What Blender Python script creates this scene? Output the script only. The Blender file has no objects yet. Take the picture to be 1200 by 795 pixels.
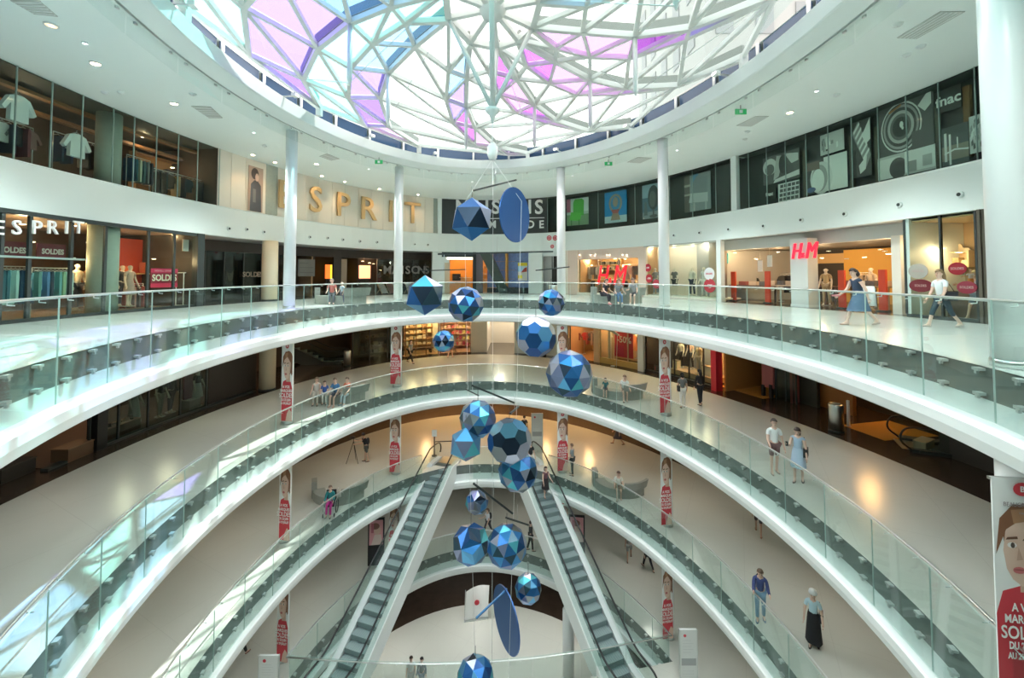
import bpy, bmesh, math, random
from mathutils import Vector, Matrix, Quaternion
random.seed(7)
PI = math.pi
R = math.radians
sc = bpy.context.scene
col = sc.collection

# ------------------------------------------------------------------ camera, sky, sun, exposure
CAM_Z = 16.43                                  # eye height: a visitor on the third gallery (floor at 15 m)
PITCH = math.atan(0.035)
cam_data = bpy.data.cameras.new('camera')
cam = bpy.data.objects.new('camera', cam_data); col.objects.link(cam)
cam.location = (0, 0, CAM_Z)
cam.rotation_euler = (PI/2 + PITCH, 0, 0)
cam_data.sensor_width = 36.0; cam_data.lens = 15.0
cam_data.shift_y = -91.0/1200.0
cam_data.clip_start = 0.05; cam_data.clip_end = 400
sc.camera = cam

world = bpy.data.worlds.new('sky'); sc.world = world; world.use_nodes = True
bg = world.node_tree.nodes['Background']
bg.inputs[0].default_value = (1.0, 0.965, 0.93, 1); bg.inputs[1].default_value = 1.3

sun_data = bpy.data.lights.new('sun', 'SUN'); sun = bpy.data.objects.new('sun', sun_data); col.objects.link(sun)
sun_data.energy = 4.0; sun_data.angle = R(0.6); sun_data.color = (1.0, 0.97, 0.93)
SUN_EL, SUN_AZ = R(68), R(48)                  # azimuth from +Y clockwise: the sun stands over the right side
sd = Vector((math.cos(SUN_EL)*math.sin(SUN_AZ), math.cos(SUN_EL)*math.cos(SUN_AZ), math.sin(SUN_EL)))
sun.rotation_euler = sd.to_track_quat('Z', 'Y').to_euler()

sc.view_settings.view_transform = 'Standard'; sc.view_settings.look = 'None'
sc.view_settings.gamma = 1.0; sc.view_settings.exposure = 1.02
sc.view_settings.use_curve_mapping = False
try:
    sc.cycles.transparent_max_bounces = 24; sc.cycles.max_bounces = 8
    sc.cycles.caustics_reflective = False; sc.cycles.caustics_refractive = False
    sc.cycles.sample_clamp_indirect = 6.0
except Exception:
    pass

# ------------------------------------------------------------------ materials
MATS = {}
def mat(name, color=(.8,.8,.8), rough=.5, metal=0., spec=.5, emit=None, es=0., noise=0., nscale=8., bump=0.):
    if name in MATS: return MATS[name]
    m = bpy.data.materials.new(name); m.use_nodes = True
    nt = m.node_tree; b = nt.nodes['Principled BSDF']
    b.inputs['Base Color'].default_value = (*color, 1); b.inputs['Roughness'].default_value = rough
    b.inputs['Metallic'].default_value = metal
    b.inputs['Specular IOR Level'].default_value = spec
    if emit:
        b.inputs['Emission Color'].default_value = (*emit, 1); b.inputs['Emission Strength'].default_value = es
    if noise or bump:
        tc = nt.nodes.new('ShaderNodeTexCoord'); n = nt.nodes.new('ShaderNodeTexNoise')
        n.inputs['Scale'].default_value = nscale; n.inputs['Detail'].default_value = 5
        nt.links.new(tc.outputs['Object'], n.inputs['Vector'])
        if noise:
            mx = nt.nodes.new('ShaderNodeMix'); mx.data_type = 'RGBA'
            mx.inputs[6].default_value = (*[c*(1-noise) for c in color], 1)
            mx.inputs[7].default_value = (*[min(1, c*(1+noise)) for c in color], 1)
            nt.links.new(n.outputs['Fac'], mx.inputs[0]); nt.links.new(mx.outputs[2], b.inputs['Base Color'])
        if bump:
            bp = nt.nodes.new('ShaderNodeBump'); bp.inputs['Strength'].default_value = bump
            nt.links.new(n.outputs['Fac'], bp.inputs['Height']); nt.links.new(bp.outputs[0], b.inputs['Normal'])
    MATS[name] = m; return m

def glass(name, tint=(.93,.97,.95), gloss=.10, rough=.02, gcol=(1,1,1)):
    if name in MATS: return MATS[name]
    m = bpy.data.materials.new(name); m.use_nodes = True
    nt = m.node_tree; nt.nodes.remove(nt.nodes['Principled BSDF'])
    out = nt.nodes['Material Output']
    t = nt.nodes.new('ShaderNodeBsdfTransparent'); t.inputs[0].default_value = (*tint, 1)
    g = nt.nodes.new('ShaderNodeBsdfGlossy'); g.inputs[0].default_value = (*gcol, 1); g.inputs['Roughness'].default_value = rough
    lw = nt.nodes.new('ShaderNodeLayerWeight'); lw.inputs['Blend'].default_value = .5
    pw = nt.nodes.new('ShaderNodeMath'); pw.operation = 'POWER'; pw.inputs[1].default_value = 4.0
    ma = nt.nodes.new('ShaderNodeMath'); ma.operation = 'MULTIPLY_ADD'; ma.inputs[1].default_value = .26; ma.inputs[2].default_value = gloss*.25
    nt.links.new(lw.outputs['Facing'], pw.inputs[0]); nt.links.new(pw.outputs[0], ma.inputs[0])
    mx = nt.nodes.new('ShaderNodeMixShader')
    nt.links.new(ma.outputs[0], mx.inputs[0]); nt.links.new(t.outputs[0], mx.inputs[1]); nt.links.new(g.outputs[0], mx.inputs[2])
    nt.links.new(mx.outputs[0], out.inputs[0]); MATS[name] = m; return m

def floor_mat(name, c, rough, joint=2.4):
    m = bpy.data.materials.new(name); m.use_nodes = True; nt = m.node_tree; b = nt.nodes['Principled BSDF']
    tc = nt.nodes.new('ShaderNodeTexCoord'); n = nt.nodes.new('ShaderNodeTexNoise'); n.inputs['Scale'].default_value = .6
    n.inputs['Detail'].default_value = 6
    br = nt.nodes.new('ShaderNodeTexBrick'); br.offset = 0; br.inputs['Scale'].default_value = 1.0
    br.inputs['Brick Width'].default_value = joint; br.inputs['Row Height'].default_value = joint
    br.inputs['Mortar Size'].default_value = .006
    br.inputs['Color1'].default_value = (1,1,1,1); br.inputs['Color2'].default_value = (.985,.985,.985,1); br.inputs['Mortar'].default_value = (.86,.86,.86,1)
    mp = nt.nodes.new('ShaderNodeMapping'); mp.inputs['Rotation'].default_value = (0,0,R(28))
    nt.links.new(tc.outputs['Object'], mp.inputs[0]); nt.links.new(mp.outputs[0], br.inputs['Vector'])
    nt.links.new(tc.outputs['Object'], n.inputs['Vector'])
    mx = nt.nodes.new('ShaderNodeMix'); mx.data_type = 'RGBA'
    mx.inputs[6].default_value = (*[x*.96 for x in c],1); mx.inputs[7].default_value = (*[min(1,x*1.04) for x in c],1)
    nt.links.new(n.outputs['Fac'], mx.inputs[0])
    mu = nt.nodes.new('ShaderNodeMix'); mu.data_type = 'RGBA'; mu.blend_type = 'MULTIPLY'; mu.inputs[0].default_value = 1
    nt.links.new(mx.outputs[2], mu.inputs[6]); nt.links.new(br.outputs['Color'], mu.inputs[7])
    nt.links.new(mu.outputs[2], b.inputs['Base Color'])
    b.inputs['Roughness'].default_value = rough; b.inputs['Specular IOR Level'].default_value = .55
    MATS[name] = m; return m

M = dict(
 white = mat('white_paint', (.78,.84,.82), .45),
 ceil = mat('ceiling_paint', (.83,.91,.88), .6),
 fascia = mat('fascia_white', (.88,.90,.89), .35),
 colw = mat('column_white', (.87,.89,.88), .35),
 ledge = mat('ledge_grey', (.76,.80,.79), .4),
 strip = mat('spandrel_stone', (.17,.19,.18), .35, noise=.25, nscale=3),
 floor = floor_mat('floor_tile', (.60,.595,.545), .21),
 floor3 = floor_mat('floor_tile_top', (.70,.73,.70), .15),
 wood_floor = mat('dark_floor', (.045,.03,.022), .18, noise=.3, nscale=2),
 steel = mat('brushed_steel', (.68,.70,.69), .28, metal=1.),
 frame = mat('dome_steel', (.76,.78,.76), .45),
 frame_dk = mat('dome_gutter', (.26,.27,.25), .5),
 navy = mat('clerestory_navy', (.03,.07,.14), .15),
 black = mat('black_rubber', (.012,.013,.014), .4),
 dark = mat('dark_metal', (.035,.045,.045), .35),
 concrete = mat('concrete', (.36,.40,.35), .75, noise=.12, nscale=5, bump=.1),
 beigecol = mat('beige_column', (.66,.57,.42), .35),
 stone = mat('bench_stone', (.30,.31,.28), .6, noise=.15, nscale=9),
 step = mat('escalator_step', (.27,.34,.345), .5, metal=.2),
 steptop = mat('escalator_tread', (.30,.385,.385), .5, metal=.2),
 gbal = glass('balustrade_glass', (.90,.95,.935), .12),
 gedge = mat('glass_edge', (.42,.55,.51), .2),
 gwin = glass('shop_glass', (.88,.94,.91), .03),
 gdark = glass('dark_shop_glass', (.55,.66,.64), .16),
 gclear = glass('roof_glass', (.96,.975,.97), .02), gclear_sky = glass('roof_glass_pale', (.93,.985,.98), .02), gclear_cool = glass('roof_glass_aqua', (.63,.98,.975), .02),
 red = mat('sale_red', (.55,.02,.045), .45),
 redlit = mat('red_lit', (.8,.015,.03), .4, emit=(1,.01,.03), es=.35),
 whitep = mat('white_print', (.86,.86,.85), .5),
 gold = mat('gold_letter', (.62,.42,.20), .35),
 panelw = mat('panel_warm_white', (.78,.73,.64), .5),
 charcoal = mat('charcoal_panel', (.035,.04,.042), .35),
 skin = mat('skin', (.68,.46,.36), .5), skin2 = mat('skin_tan', (.52,.33,.24), .5), manneq = mat('mannequin_beige', (.72,.62,.50), .35),
)
def cmat(c, rough=.6, metal=0.):
    return mat('c_%02x%02x%02x_%d_%d' % (*[int(x*255) for x in c], int(rough*100), int(metal*10)), c, rough, metal)

# ------------------------------------------------------------------ mesh helpers
class MB:
    def __init__(s): s.v = []; s.f = []; s.mi = []; s.sm = []
    def add(s, vs, fs, mi=0, sm=False):
        o = len(s.v); s.v += [tuple(v) for v in vs]
        for f in fs: s.f.append([o+i for i in f]); s.mi.append(mi); s.sm.append(sm)
        return s
    def box(s, c, d, rz=0., mi=0, mtx=None):
        x, y, z = d[0]/2, d[1]/2, d[2]/2
        vs = [Vector(p) for p in ((-x,-y,-z),(x,-y,-z),(x,y,-z),(-x,y,-z),(-x,-y,z),(x,-y,z),(x,y,z),(-x,y,z))]
        m = mtx or (Matrix.Translation(c) @ Matrix.Rotation(rz, 4, 'Z'))
        return s.add([m @ v for v in vs], [(3,2,1,0),(4,5,6,7),(0,1,5,4),(1,2,6,5),(2,3,7,6),(3,0,4,7)], mi)
    def bar(s, a, b, w, h=None, mi=0):                         # rectangular bar between two points
        a, b = Vector(a), Vector(b); d = b-a
        m = Matrix.Translation((a+b)/2) @ d.to_track_quat('Z','Y').to_matrix().to_4x4()
        return s.box((0,0,0), (w, h or w, d.length), mtx=m, mi=mi)
    def tube(s, pts, r, n=8, mi=0, caps=True, sm=True, flat=1.0):
        pts = [Vector(p) for p in pts]
        rs = r if isinstance(r, (list, tuple)) else [r]*len(pts)
        vs = []; up = Vector((0,0,1))
        prev = None
        for i, p in enumerate(pts):
            d = (pts[min(i+1, len(pts)-1)] - pts[max(i-1, 0)]).normalized()
            if prev is None:
                a = d.cross(up)
                if a.length < .05: a = d.cross(Vector((0,1,0)))
            else:
                a = prev - d*prev.dot(d)
            a.normalize(); b = d.cross(a); prev = a
            for k in range(n):
                t = 2*PI*k/n
                vs.append(p + (a*math.cos(t) + b*math.sin(t)*flat)*rs[i])
        fs = [(i*n+k, i*n+(k+1)%n, (i+1)*n+(k+1)%n, (i+1)*n+k) for i in range(len(pts)-1) for k in range(n)]
        s.add(vs, fs, mi, sm)
        if caps:
            o = len(s.v)-len(vs)
            s.f.append([o+k for k in range(n)][::-1]); s.mi.append(mi); s.sm.append(False)
            s.f.append([o+(len(pts)-1)*n+k for k in range(n)]); s.mi.append(mi); s.sm.append(False)
        return s
    def lathe(s, prof, n=24, mi=0, c=(0,0,0), sm=True):
        vs = [(c[0]+r*math.cos(2*PI*k/n), c[1]+r*math.sin(2*PI*k/n), c[2]+z) for r, z in prof for k in range(n)]
        fs = [(i*n+k, i*n+(k+1)%n, (i+1)*n+(k+1)%n, (i+1)*n+k) for i in range(len(prof)-1) for k in range(n)]
        s.add(vs, fs, mi, sm); o = len(s.v)-len(vs)
        if prof[0][0] > 1e-4: s.f.append([o+k for k in range(n)][::-1]); s.mi.append(mi); s.sm.append(False)
        if prof[-1][0] > 1e-4: s.f.append([o+(len(prof)-1)*n+k for k in range(n)]); s.mi.append(mi); s.sm.append(False)
        return s
    def prism(s, pts, y0, y1, mi=0):                           # polygon in XZ (counter-clockwise seen from -Y), extruded y0..y1
        n = len(pts)
        vs = [(x, y0, z) for x, z in pts] + [(x, y1, z) for x, z in pts]
        fs = [list(range(n)), list(range(2*n-1, n-1, -1))] + [((i+1)%n, i, n+i, n+(i+1)%n) for i in range(n)]
        return s.add(vs, fs, mi)
    def ball(s, c, r, n=10, m=6, mi=0):
        rr = r if isinstance(r, (tuple, list)) else (r, r, r)
        vs = [(c[0], c[1], c[2]-rr[2])]
        for i in range(1, m):
            t = PI*i/m
            vs += [(c[0]+rr[0]*math.sin(t)*math.cos(2*PI*k/n), c[1]+rr[1]*math.sin(t)*math.sin(2*PI*k/n), c[2]-rr[2]*math.cos(t)) for k in range(n)]
        vs.append((c[0], c[1], c[2]+rr[2])); L = len(vs)-1
        fs = [(0, 1+(k+1)%n, 1+k) for k in range(n)]
        for i in range(m-2): fs += [(1+i*n+k, 1+i*n+(k+1)%n, 1+(i+1)*n+(k+1)%n, 1+(i+1)*n+k) for k in range(n)]
        fs += [(L, 1+(m-2)*n+k, 1+(m-2)*n+(k+1)%n) for k in range(n)]
        return s.add(vs, fs, mi, True)
    def mesh(s, name, mats):
        me = bpy.data.meshes.new(name); me.from_pydata(s.v, [], s.f)
        for m in (mats if isinstance(mats, (list, tuple)) else [mats]): me.materials.append(m)
        me.polygons.foreach_set('material_index', s.mi); me.polygons.foreach_set('use_smooth', s.sm)
        me.update(); return me
    def build(s, name, mats, parent=None, loc=None, rot=None):
        return inst(name, s.mesh(name, mats), parent, loc, rot)

def inst(name, me, parent=None, loc=None, rot=None, scale=None):
    o = bpy.data.objects.new(name, me); col.objects.link(o)
    if loc is not None: o.location = loc
    if rot is not None: o.rotation_euler = rot if not isinstance(rot, (int, float)) else (0, 0, rot)
    if scale is not None: o.scale = scale
    if parent: o.parent = parent
    return o
def tag(o, label=None, cat=None, group=None, kind=None):
    if label: o['label'] = label
    if cat: o['category'] = cat
    if group: o['group'] = group
    if kind: o['kind'] = kind
    return o
def thing(name, label, cat, loc=(0,0,0), rz=0., group=None):
    return tag(inst(name, None, None, loc, rz), label, cat, group)
def structure(o): o['kind'] = 'structure'; return o
FONT_CACHE = {}
def text_mesh(txt, size, depth=.02, bold=0., align='CENTER', shear=0., space=1.0):
    key = (txt, size, depth, bold, align, shear, space)
    if key in FONT_CACHE: return FONT_CACHE[key]
    cu = bpy.data.curves.new('lettering', 'FONT'); cu.body = txt; cu.size = size; cu.extrude = depth/2; cu.offset = bold
    cu.align_x = align; cu.align_y = 'CENTER'; cu.resolution_u = 3; cu.shear = shear; cu.space_character = space
    o = bpy.data.objects.new('lettering', cu); col.objects.link(o)
    me = bpy.data.meshes.new_from_object(o.evaluated_get(bpy.context.evaluated_depsgraph_get()))
    bpy.data.objects.remove(o); bpy.data.curves.remove(cu)
    FONT_CACHE[key] = me; return me
def lettering(name, txt, size, m, parent, loc, depth=.015, bold=0., rz=0., shear=0., space=1.0, align='CENTER', sx=1.):
    me = text_mesh(txt, size, depth, bold, align, shear, space)
    if len(me.materials) and me.materials[0] != m: me = me.copy(); me.materials.clear()
    if not len(me.materials): me.materials.append(m)
    return inst(name, me, parent, loc, (PI/2, 0, rz), (sx, 1, 1))
ORD = ['first','second','third','fourth','fifth','sixth','seventh','eighth','ninth','tenth','eleventh','twelfth','thirteenth','fourteenth','fifteenth','sixteenth','seventeenth','eighteenth','nineteenth','twentieth']
def nth(i):
    return ORD[i] if i < 20 else '%d%s' % (i+1, {1:'st',2:'nd',3:'rd'}.get((i+1)%10 if (i+1)//10%10 != 1 else 0, 'th'))

# ------------------------------------------------------------------ plan geometry: the oval void and the oval shop wall
class Oval:
    def __init__(s, cx, cy, rx, ry, rot): s.c = Vector((cx, cy)); s.rx = rx; s.ry = ry; s.k = rot
    def pt(s, a, off=0.):                                      # a: angle clockwise from the far end; off: metres outward
        x, y = s.rx*math.sin(a), s.ry*math.cos(a)
        nx, ny = math.sin(a)/s.rx, math.cos(a)/s.ry; l = math.hypot(nx, ny); nx, ny = nx/l, ny/l
        x += nx*off; y += ny*off; c, q = math.cos(s.k), math.sin(s.k)
        return Vector((s.c.x + c*x - q*y, s.c.y + q*x + c*y)), Vector((c*nx - q*ny, q*nx + c*ny))
    def walk(s, step, off=0., n=4000):                         # angles spaced evenly along the rim
        tot = 0; acc = [(0., -PI)]; p = s.pt(-PI, off)[0]
        for i in range(1, n+1):
            a = -PI + 2*PI*i/n; q = s.pt(a, off)[0]; tot += (q-p).length; p = q; acc.append((tot, a))
        k = max(3, round(tot/step)); out = []; j = 0
        for i in range(k):
            t = tot*i/k
            while acc[j+1][0] < t: j += 1
            out.append(acc[j][1])
        return out
VOID = Oval(-.61, 13.18, 8.67, 13.3, .133)
WALL = Oval(-.45, 12.93, 14.67, 23.35, .126)
F = 500.0
def ray(px, py=324):                                           # direction of a line of sight, used to take bearings off the photograph
    v = py - 306.5; u = px - 600.; t = .035; c = 1/math.sqrt(1+t*t); s = t*c
    return Vector((u, F*c + v*s, F*s - v*c))
def at_z(px, py, z):
    d = ray(px, py); k = (z-CAM_Z)/d.z; return Vector((d.x*k, d.y*k, z))
def at_y(px, py, y):
    d = ray(px, py); k = y/d.y; return Vector((d.x*k, y, CAM_Z + d.z*k))
def wall_angle(px, py=324, oval=None, off=0.):
    ov = oval or WALL; d = ray(px, py); tgt = math.atan2(d.x, d.y); lo, hi = -2.2, 2.2
    for _ in range(50):
        m = (lo+hi)/2; p = ov.pt(m, off)[0]
        if math.atan2(p.x, p.y) < tgt: lo = m
        else: hi = m
    return (lo+hi)/2
def wp(px, z, py=324, off=0.):                                 # (location, rotation) of a frame on the shop wall: local x to the right, local y away from the atrium
    p, n = WALL.pt(wall_angle(px, py, off=off), off)
    return Vector((p.x, p.y, z)), math.atan2(n.y, n.x) - PI/2
def level_z(k): return 5.0*k
# ------------------------------------------------------------------ setting: slabs, edges, ceilings
NSEG = 128
ANG = [2*PI*i/NSEG - PI for i in range(NSEG)]
def ring(name, oval, prof, m, close=True, a0=None, a1=None, n=NSEG, smooth=True, kind='structure', parent=None):
    """sweep a profile [(outward offset, z), ...] round an oval"""
    full = a0 is None
    A = [2*PI*i/n - PI for i in range(n)] if full else [a0 + (a1-a0)*i/n for i in range(n+1)]
    P = [[oval.pt(a, off)[0] for a in A] for off, z in prof]
    vs = [(p.x, p.y, prof[i][1]) for i, row in enumerate(P) for p in row]; w = len(A)
    fs = []
    for i in range(len(prof)-1):
        for k in range(w if full else w-1):
            k2 = (k+1) % w; fs.append((i*w+k, i*w+k2, (i+1)*w+k2, (i+1)*w+k))
    if close:
        i = len(prof)-1
        for k in range(w if full else w-1):
            k2 = (k+1) % w; fs.append((i*w+k, i*w+k2, k2, k))
    b = MB(); b.add(vs, fs, 0, False)
    o = b.build(name, m, parent)
    if kind: o['kind'] = kind
    return o
def annulus(name, inner, outer, m, flip=False):                # flat ring between two loops of 3-D points
    n = len(inner); vs = list(inner)+list(outer); fs = [(k, (k+1)%n, n+(k+1)%n, n+k) for k in range(n)]
    if flip: fs = [f[::-1] for f in fs]
    return structure(MB().add(vs, fs).build(name, m))
def loop(oval, off, z): return [(*oval.pt(a, off)[0], z) for a in ANG]

# the void of the ground gallery stops at a straight near edge (the escalators land there)
EL, ER = Vector((-9.15, 17.75)), Vector((6.85, 18.75))
def hole0(off):                                                # counter-clockwise loop with outward offset
    a_l = wall_angle(600+EL.x/EL.y*500, oval=VOID); a_r = wall_angle(600+ER.x/ER.y*500, oval=VOID)
    far = [VOID.pt(a_l + (a_r-a_l)*i/80, off)[0] for i in range(81)]
    L, Rr = far[0], far[-1]; n = 24
    near = []
    for i in range(1, n):
        t = i/n; p = Rr.lerp(L, t); near.append(Vector((p.x, p.y - .75*math.sin(PI*t) - off)))
    far[0] = far[0] + Vector((0, -off)); far[-1] = far[-1] + Vector((0, -off))
    return far + near
OUTER = Oval(-.45, 12.9, 23, 31, .126)
def slab(k):
    z = level_z(k)
    zt = z - 1.35
    inner = loop(VOID, -.02, z) if k else [(p.x, p.y, z) for p in hole0(0)]
    if k:
        mid = loop(WALL, {3: -.1, 2: -.75, 1: -.3}[k], z)
        annulus('floor', inner, mid, M['floor3'] if k == 3 else M['floor'])
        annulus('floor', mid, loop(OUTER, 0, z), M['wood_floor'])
        annulus('ceiling', loop(VOID, 0, zt), loop(OUTER, 0, zt), M['ceil'], True)
        ring('trim_1', VOID, [(.0, z-.012), (.0, z-.52), (.35, z-.52), (.35, z-.012)], M['strip'])
        ring('trim_2', VOID, [(.0, z-.52), (-.02, z-.9), (-.2, z-.93), (-.2, z-.96), (.1, z-.96), (.3, z-.52)], M['ledge'])
        ring('trim_3', VOID, [(-.2, z-.90), (-.24, z-.93), (-.24, z-1.1), (-.18, z-1.3), (-.08, z-1.36), (.3, z-1.36), (.3, z-.92)], M['fascia'])
    else:
        n = len(inner); A = []
        for p in inner:
            d = Vector((p[0]-VOID.c.x, p[1]-VOID.c.y)).normalized(); A.append((VOID.c.x+d.x*34, VOID.c.y+d.y*36, z))
        hc = Vector((-.9, 21.5)); A = []
        for p in inner:
            d = (Vector((p[0], p[1]))-hc).normalized(); A.append((hc.x+d.x*30, hc.y+d.y*32, z))
        annulus('floor', inner, A, M['floor'], True)
        annulus('ceiling', [(p[0], p[1], zt) for p in inner], [(p[0], p[1], zt) for p in A], M['ceil'])
        def sweep(name, prof, m):
            rows = [hole0(off) for off, _ in prof]; w = len(rows[0])
            vs = [(p.x, p.y, prof[i][1]) for i, r in enumerate(rows) for p in r]
            fs = [(i*w+q, i*w+(q+1)%w, ((i+1)%len(prof))*w+(q+1)%w, ((i+1)%len(prof))*w+q) for i in range(len(prof)) for q in range(w)]
            structure(MB().add(vs, fs).build(name, m))
        sweep('trim_1', [(.0, z-.012), (.0, z-.52), (.3, z-.52), (.3, z-.012)], M['strip'])
        sweep('trim_2', [(.0, z-.52), (-.02, z-.9), (-.2, z-.93), (-.2, z-.96), (.1, z-.96)], M['ledge'])
        sweep('trim_3', [(-.2, z-.90), (-.24, z-.93), (-.24, z-1.1), (-.18, z-1.3), (-.08, z-1.36), (.3, z-1.36)], M['fascia'])
for k in (3, 2, 1, 0): slab(k)
# lowest floor: pale tiles under the void, dark shop floor beyond
annulus('floor', [(VOID.c.x, VOID.c.y+4, -5)]*NSEG, loop(VOID, 2.3, -5), M['floor'])
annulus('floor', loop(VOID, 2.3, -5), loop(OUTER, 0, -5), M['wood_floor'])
# outer walls behind the shops
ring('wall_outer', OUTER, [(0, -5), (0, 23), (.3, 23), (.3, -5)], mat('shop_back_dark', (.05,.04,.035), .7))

# third gallery: fascia of the mezzanine shops, its ceiling, the top ceiling
ZF, ZS, ZC = CAM_Z+2.05, CAM_Z+3.57, CAM_Z+6.5
ring('wall_fascia', WALL, [(.0, ZF), (.0, ZS-.05), (-.02, ZS-.03), (-.02, ZS), (.4, ZS), (.4, ZF)], M['white'])
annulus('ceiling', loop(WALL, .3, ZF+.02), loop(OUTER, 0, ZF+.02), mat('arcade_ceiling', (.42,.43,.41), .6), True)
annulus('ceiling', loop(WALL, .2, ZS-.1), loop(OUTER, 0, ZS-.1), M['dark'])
annulus('ceiling', loop(VOID, .58, ZC), loop(OUTER, 0, ZC), M['ceil'], True)
annulus('roof', loop(VOID, .55, ZC+1.55), loop(OUTER, 0, ZC+1.55), M['ceil'], True)
ring('trim_4', VOID, [(.56, ZC), (.56, ZC+.14), (.50, ZC+.14), (.50, ZC+.01), (.0, ZC+.2), (-.03, ZC+.24), (-.03, ZC+.75), (.5, ZC+.75), (.7, ZC+.75), (.7, ZC+.3)], M['white'], close=False)
# clerestory band between curb and dome
cl = thing('clerestory', 'dark blue glazed band with thin posts between the white curb and the glass dome', 'window')
CA = VOID.walk(2.3, .62)
for i, a in enumerate(CA):
    b_ = CA[(i+1) % len(CA)]; b_ = b_ if b_ > a else b_ + 2*PI
    p, q = VOID.pt(a+.006, .62)[0], VOID.pt(b_-.006, .62)[0]
    MB().bar((*p, ZC+1.15), (*q, ZC+1.15), .04, .8).build('pane', M['navy'], cl) if False else None
    d = (q-p); m = MB(); m.box(((p.x+q.x)/2, (p.y+q.y)/2, ZC+1.15), (d.length, .03, .8), math.atan2(d.y, d.x)); m.build('pane', M['navy'], cl)
    r = VOID.pt(a, .45)[0]; MB().tube([(*r, ZC+.75), (*r, ZC+1.5)], .06, 6).build('post', M['frame'], cl)

# ------------------------------------------------------------------ smoke curtain of glass panes hanging under the top ceiling
sm_c = thing('smoke_curtain', 'ring of clear glass panes hanging from the ceiling round the dome opening', 'glass screen')
SA = VOID.walk(2.1, .66)
for i, a in enumerate(SA):
    b_ = SA[(i+1) % len(SA)]; b_ = b_ if b_ > a else b_ + 2*PI
    p, q = VOID.pt(a+.002, .66)[0], VOID.pt(b_-.002, .66)[0]; d = q-p
    if (p.y+q.y) < 0: continue
    m = MB(); m.box(((p.x+q.x)/2, (p.y+q.y)/2, ZC-.25), (d.length-.015, .012, .5), math.atan2(d.y, d.x)); m.build('pane', M['gclear'], sm_c)
    for t in (.15, .85):
        w = p.lerp(q, t); MB().box((w.x, w.y, ZC-.03), (.09, .05, .06), math.atan2(d.y, d.x)).build('clip', M['steel'], sm_c)

# ------------------------------------------------------------------ glass dome: ten spiral arms of tinted panes between fields of clear panes
HUB = Vector((VOID.c.x, VOID.c.y)); HZ = CAM_Z + 8.45
def dome_z(t): return CAM_Z + 7.62 + .83*max(0, 1-t*t)
def dn(a_deg, t, dz=0.):
    a = R(a_deg); x, y = 8.72*t*math.sin(a), 13.35*t*math.cos(a); k = .05
    return Vector((HUB.x + x*math.cos(k) - y*math.sin(k), HUB.y + x*math.sin(k) + y*math.cos(k), dome_z(t)+dz))
BASE = [-94, -62.7, -29, 14.8, 54, 86, 113, 150, 190, 229]
E1 = [(-47,.17), (-34.6,.36), (-29.5,.56), (-23,.73), (-13,.91), (0,1.0)]
E2 = [(-47,.17), (-53,.33), (-46,.5), (-40,.67), (-31,.83), (-20,.965), (0,1.0)]
E2N = [(-47,.17), (-57,.33), (-49,.48), (-41,.63), (-28,.765), (-15.5,.93), (0,1.0)]      # the arms on the right close earlier
E1A = [(-47,.17), (-29,.36), (-22.5,.53), (-16,.72), (-9,.90), (0,1.0)]
E2M = [(-47,.17), (-50,.35), (-42,.53), (-34,.70), (-22,.88), (-8,.985), (0,1.0)]
dome = thing('glass_dome', 'faceted glass dome with white steel struts and spiral bands of blue, violet and pink panes', 'roof')
strut_me = MB().box((0,0,0), (1,1,1)).mesh('strut', [M['frame']])
def strut(name, a, b, w, h, dz=0.):
    d = b-a
    # keep the bar upright: local y is the bar's vertical side
    zax = d.normalized(); xax = zax.cross(Vector((0,0,1))).normalized(); yax = zax.cross(xax)
    mx = Matrix((xax, yax, zax)).transposed().to_4x4(); c = (a+b)/2 + Vector((0,0,dz))
    o = inst(name, strut_me, dome); o.matrix_local = Matrix.Translation(c) @ mx @ Matrix.Diagonal((w, h, d.length, 1)); return o
gutter_me = MB().box((0,0,0), (1,1,1)).mesh('gutter', [M['frame_dk']])
TINT = dict(blue=(.50,.72,.97), sky=(.57,.79,.98), violet=(.56,.46,.95), lilac=(.62,.56,.97), magenta=(.76,.42,.92), pink=(.86,.60,.93), cyan=(.55,.93,.94), indigo=(.42,.34,.88))
def tint(n): return glass('tinted_glass_'+n, TINT[n], .03) if n != 'clear' else M['gclear']
ARM_TINT = {0:['cyan','cyan','indigo','indigo','violet'], 1:['sky','blue','lilac','lilac','violet'], 2:['sky','sky','lilac','violet','pink'],
            3:['sky','lilac','magenta','pink','pink'], 4:['magenta','pink','magenta','pink','pink'], 5:['magenta','pink','pink','magenta','magenta'],
            6:['pink','pink','magenta','violet','violet'], 7:['sky','cyan','cyan','cyan','cyan'], 8:['cyan','sky','cyan','cyan','cyan'], 9:['cyan','cyan','cyan','cyan','cyan']}
def pane(p, mt, dz=.10):
    c = sum(p, Vector())/3
    q = [c + (v-c)*(1 - .06/max(.2, (v-c).length)) + Vector((0,0,dz)) for v in p]
    nrm = (q[1]-q[0]).cross(q[2]-q[0])
    if nrm.z < 0: q = [q[0], q[2], q[1]]
    vs = q + [v + Vector((0,0,.03)) for v in q]
    MB().add([v-c for v in vs], [(2,1,0), (3,4,5), (0,1,4,3), (1,2,5,4), (2,0,3,5)]).build('pane', mt, dome, c)
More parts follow.
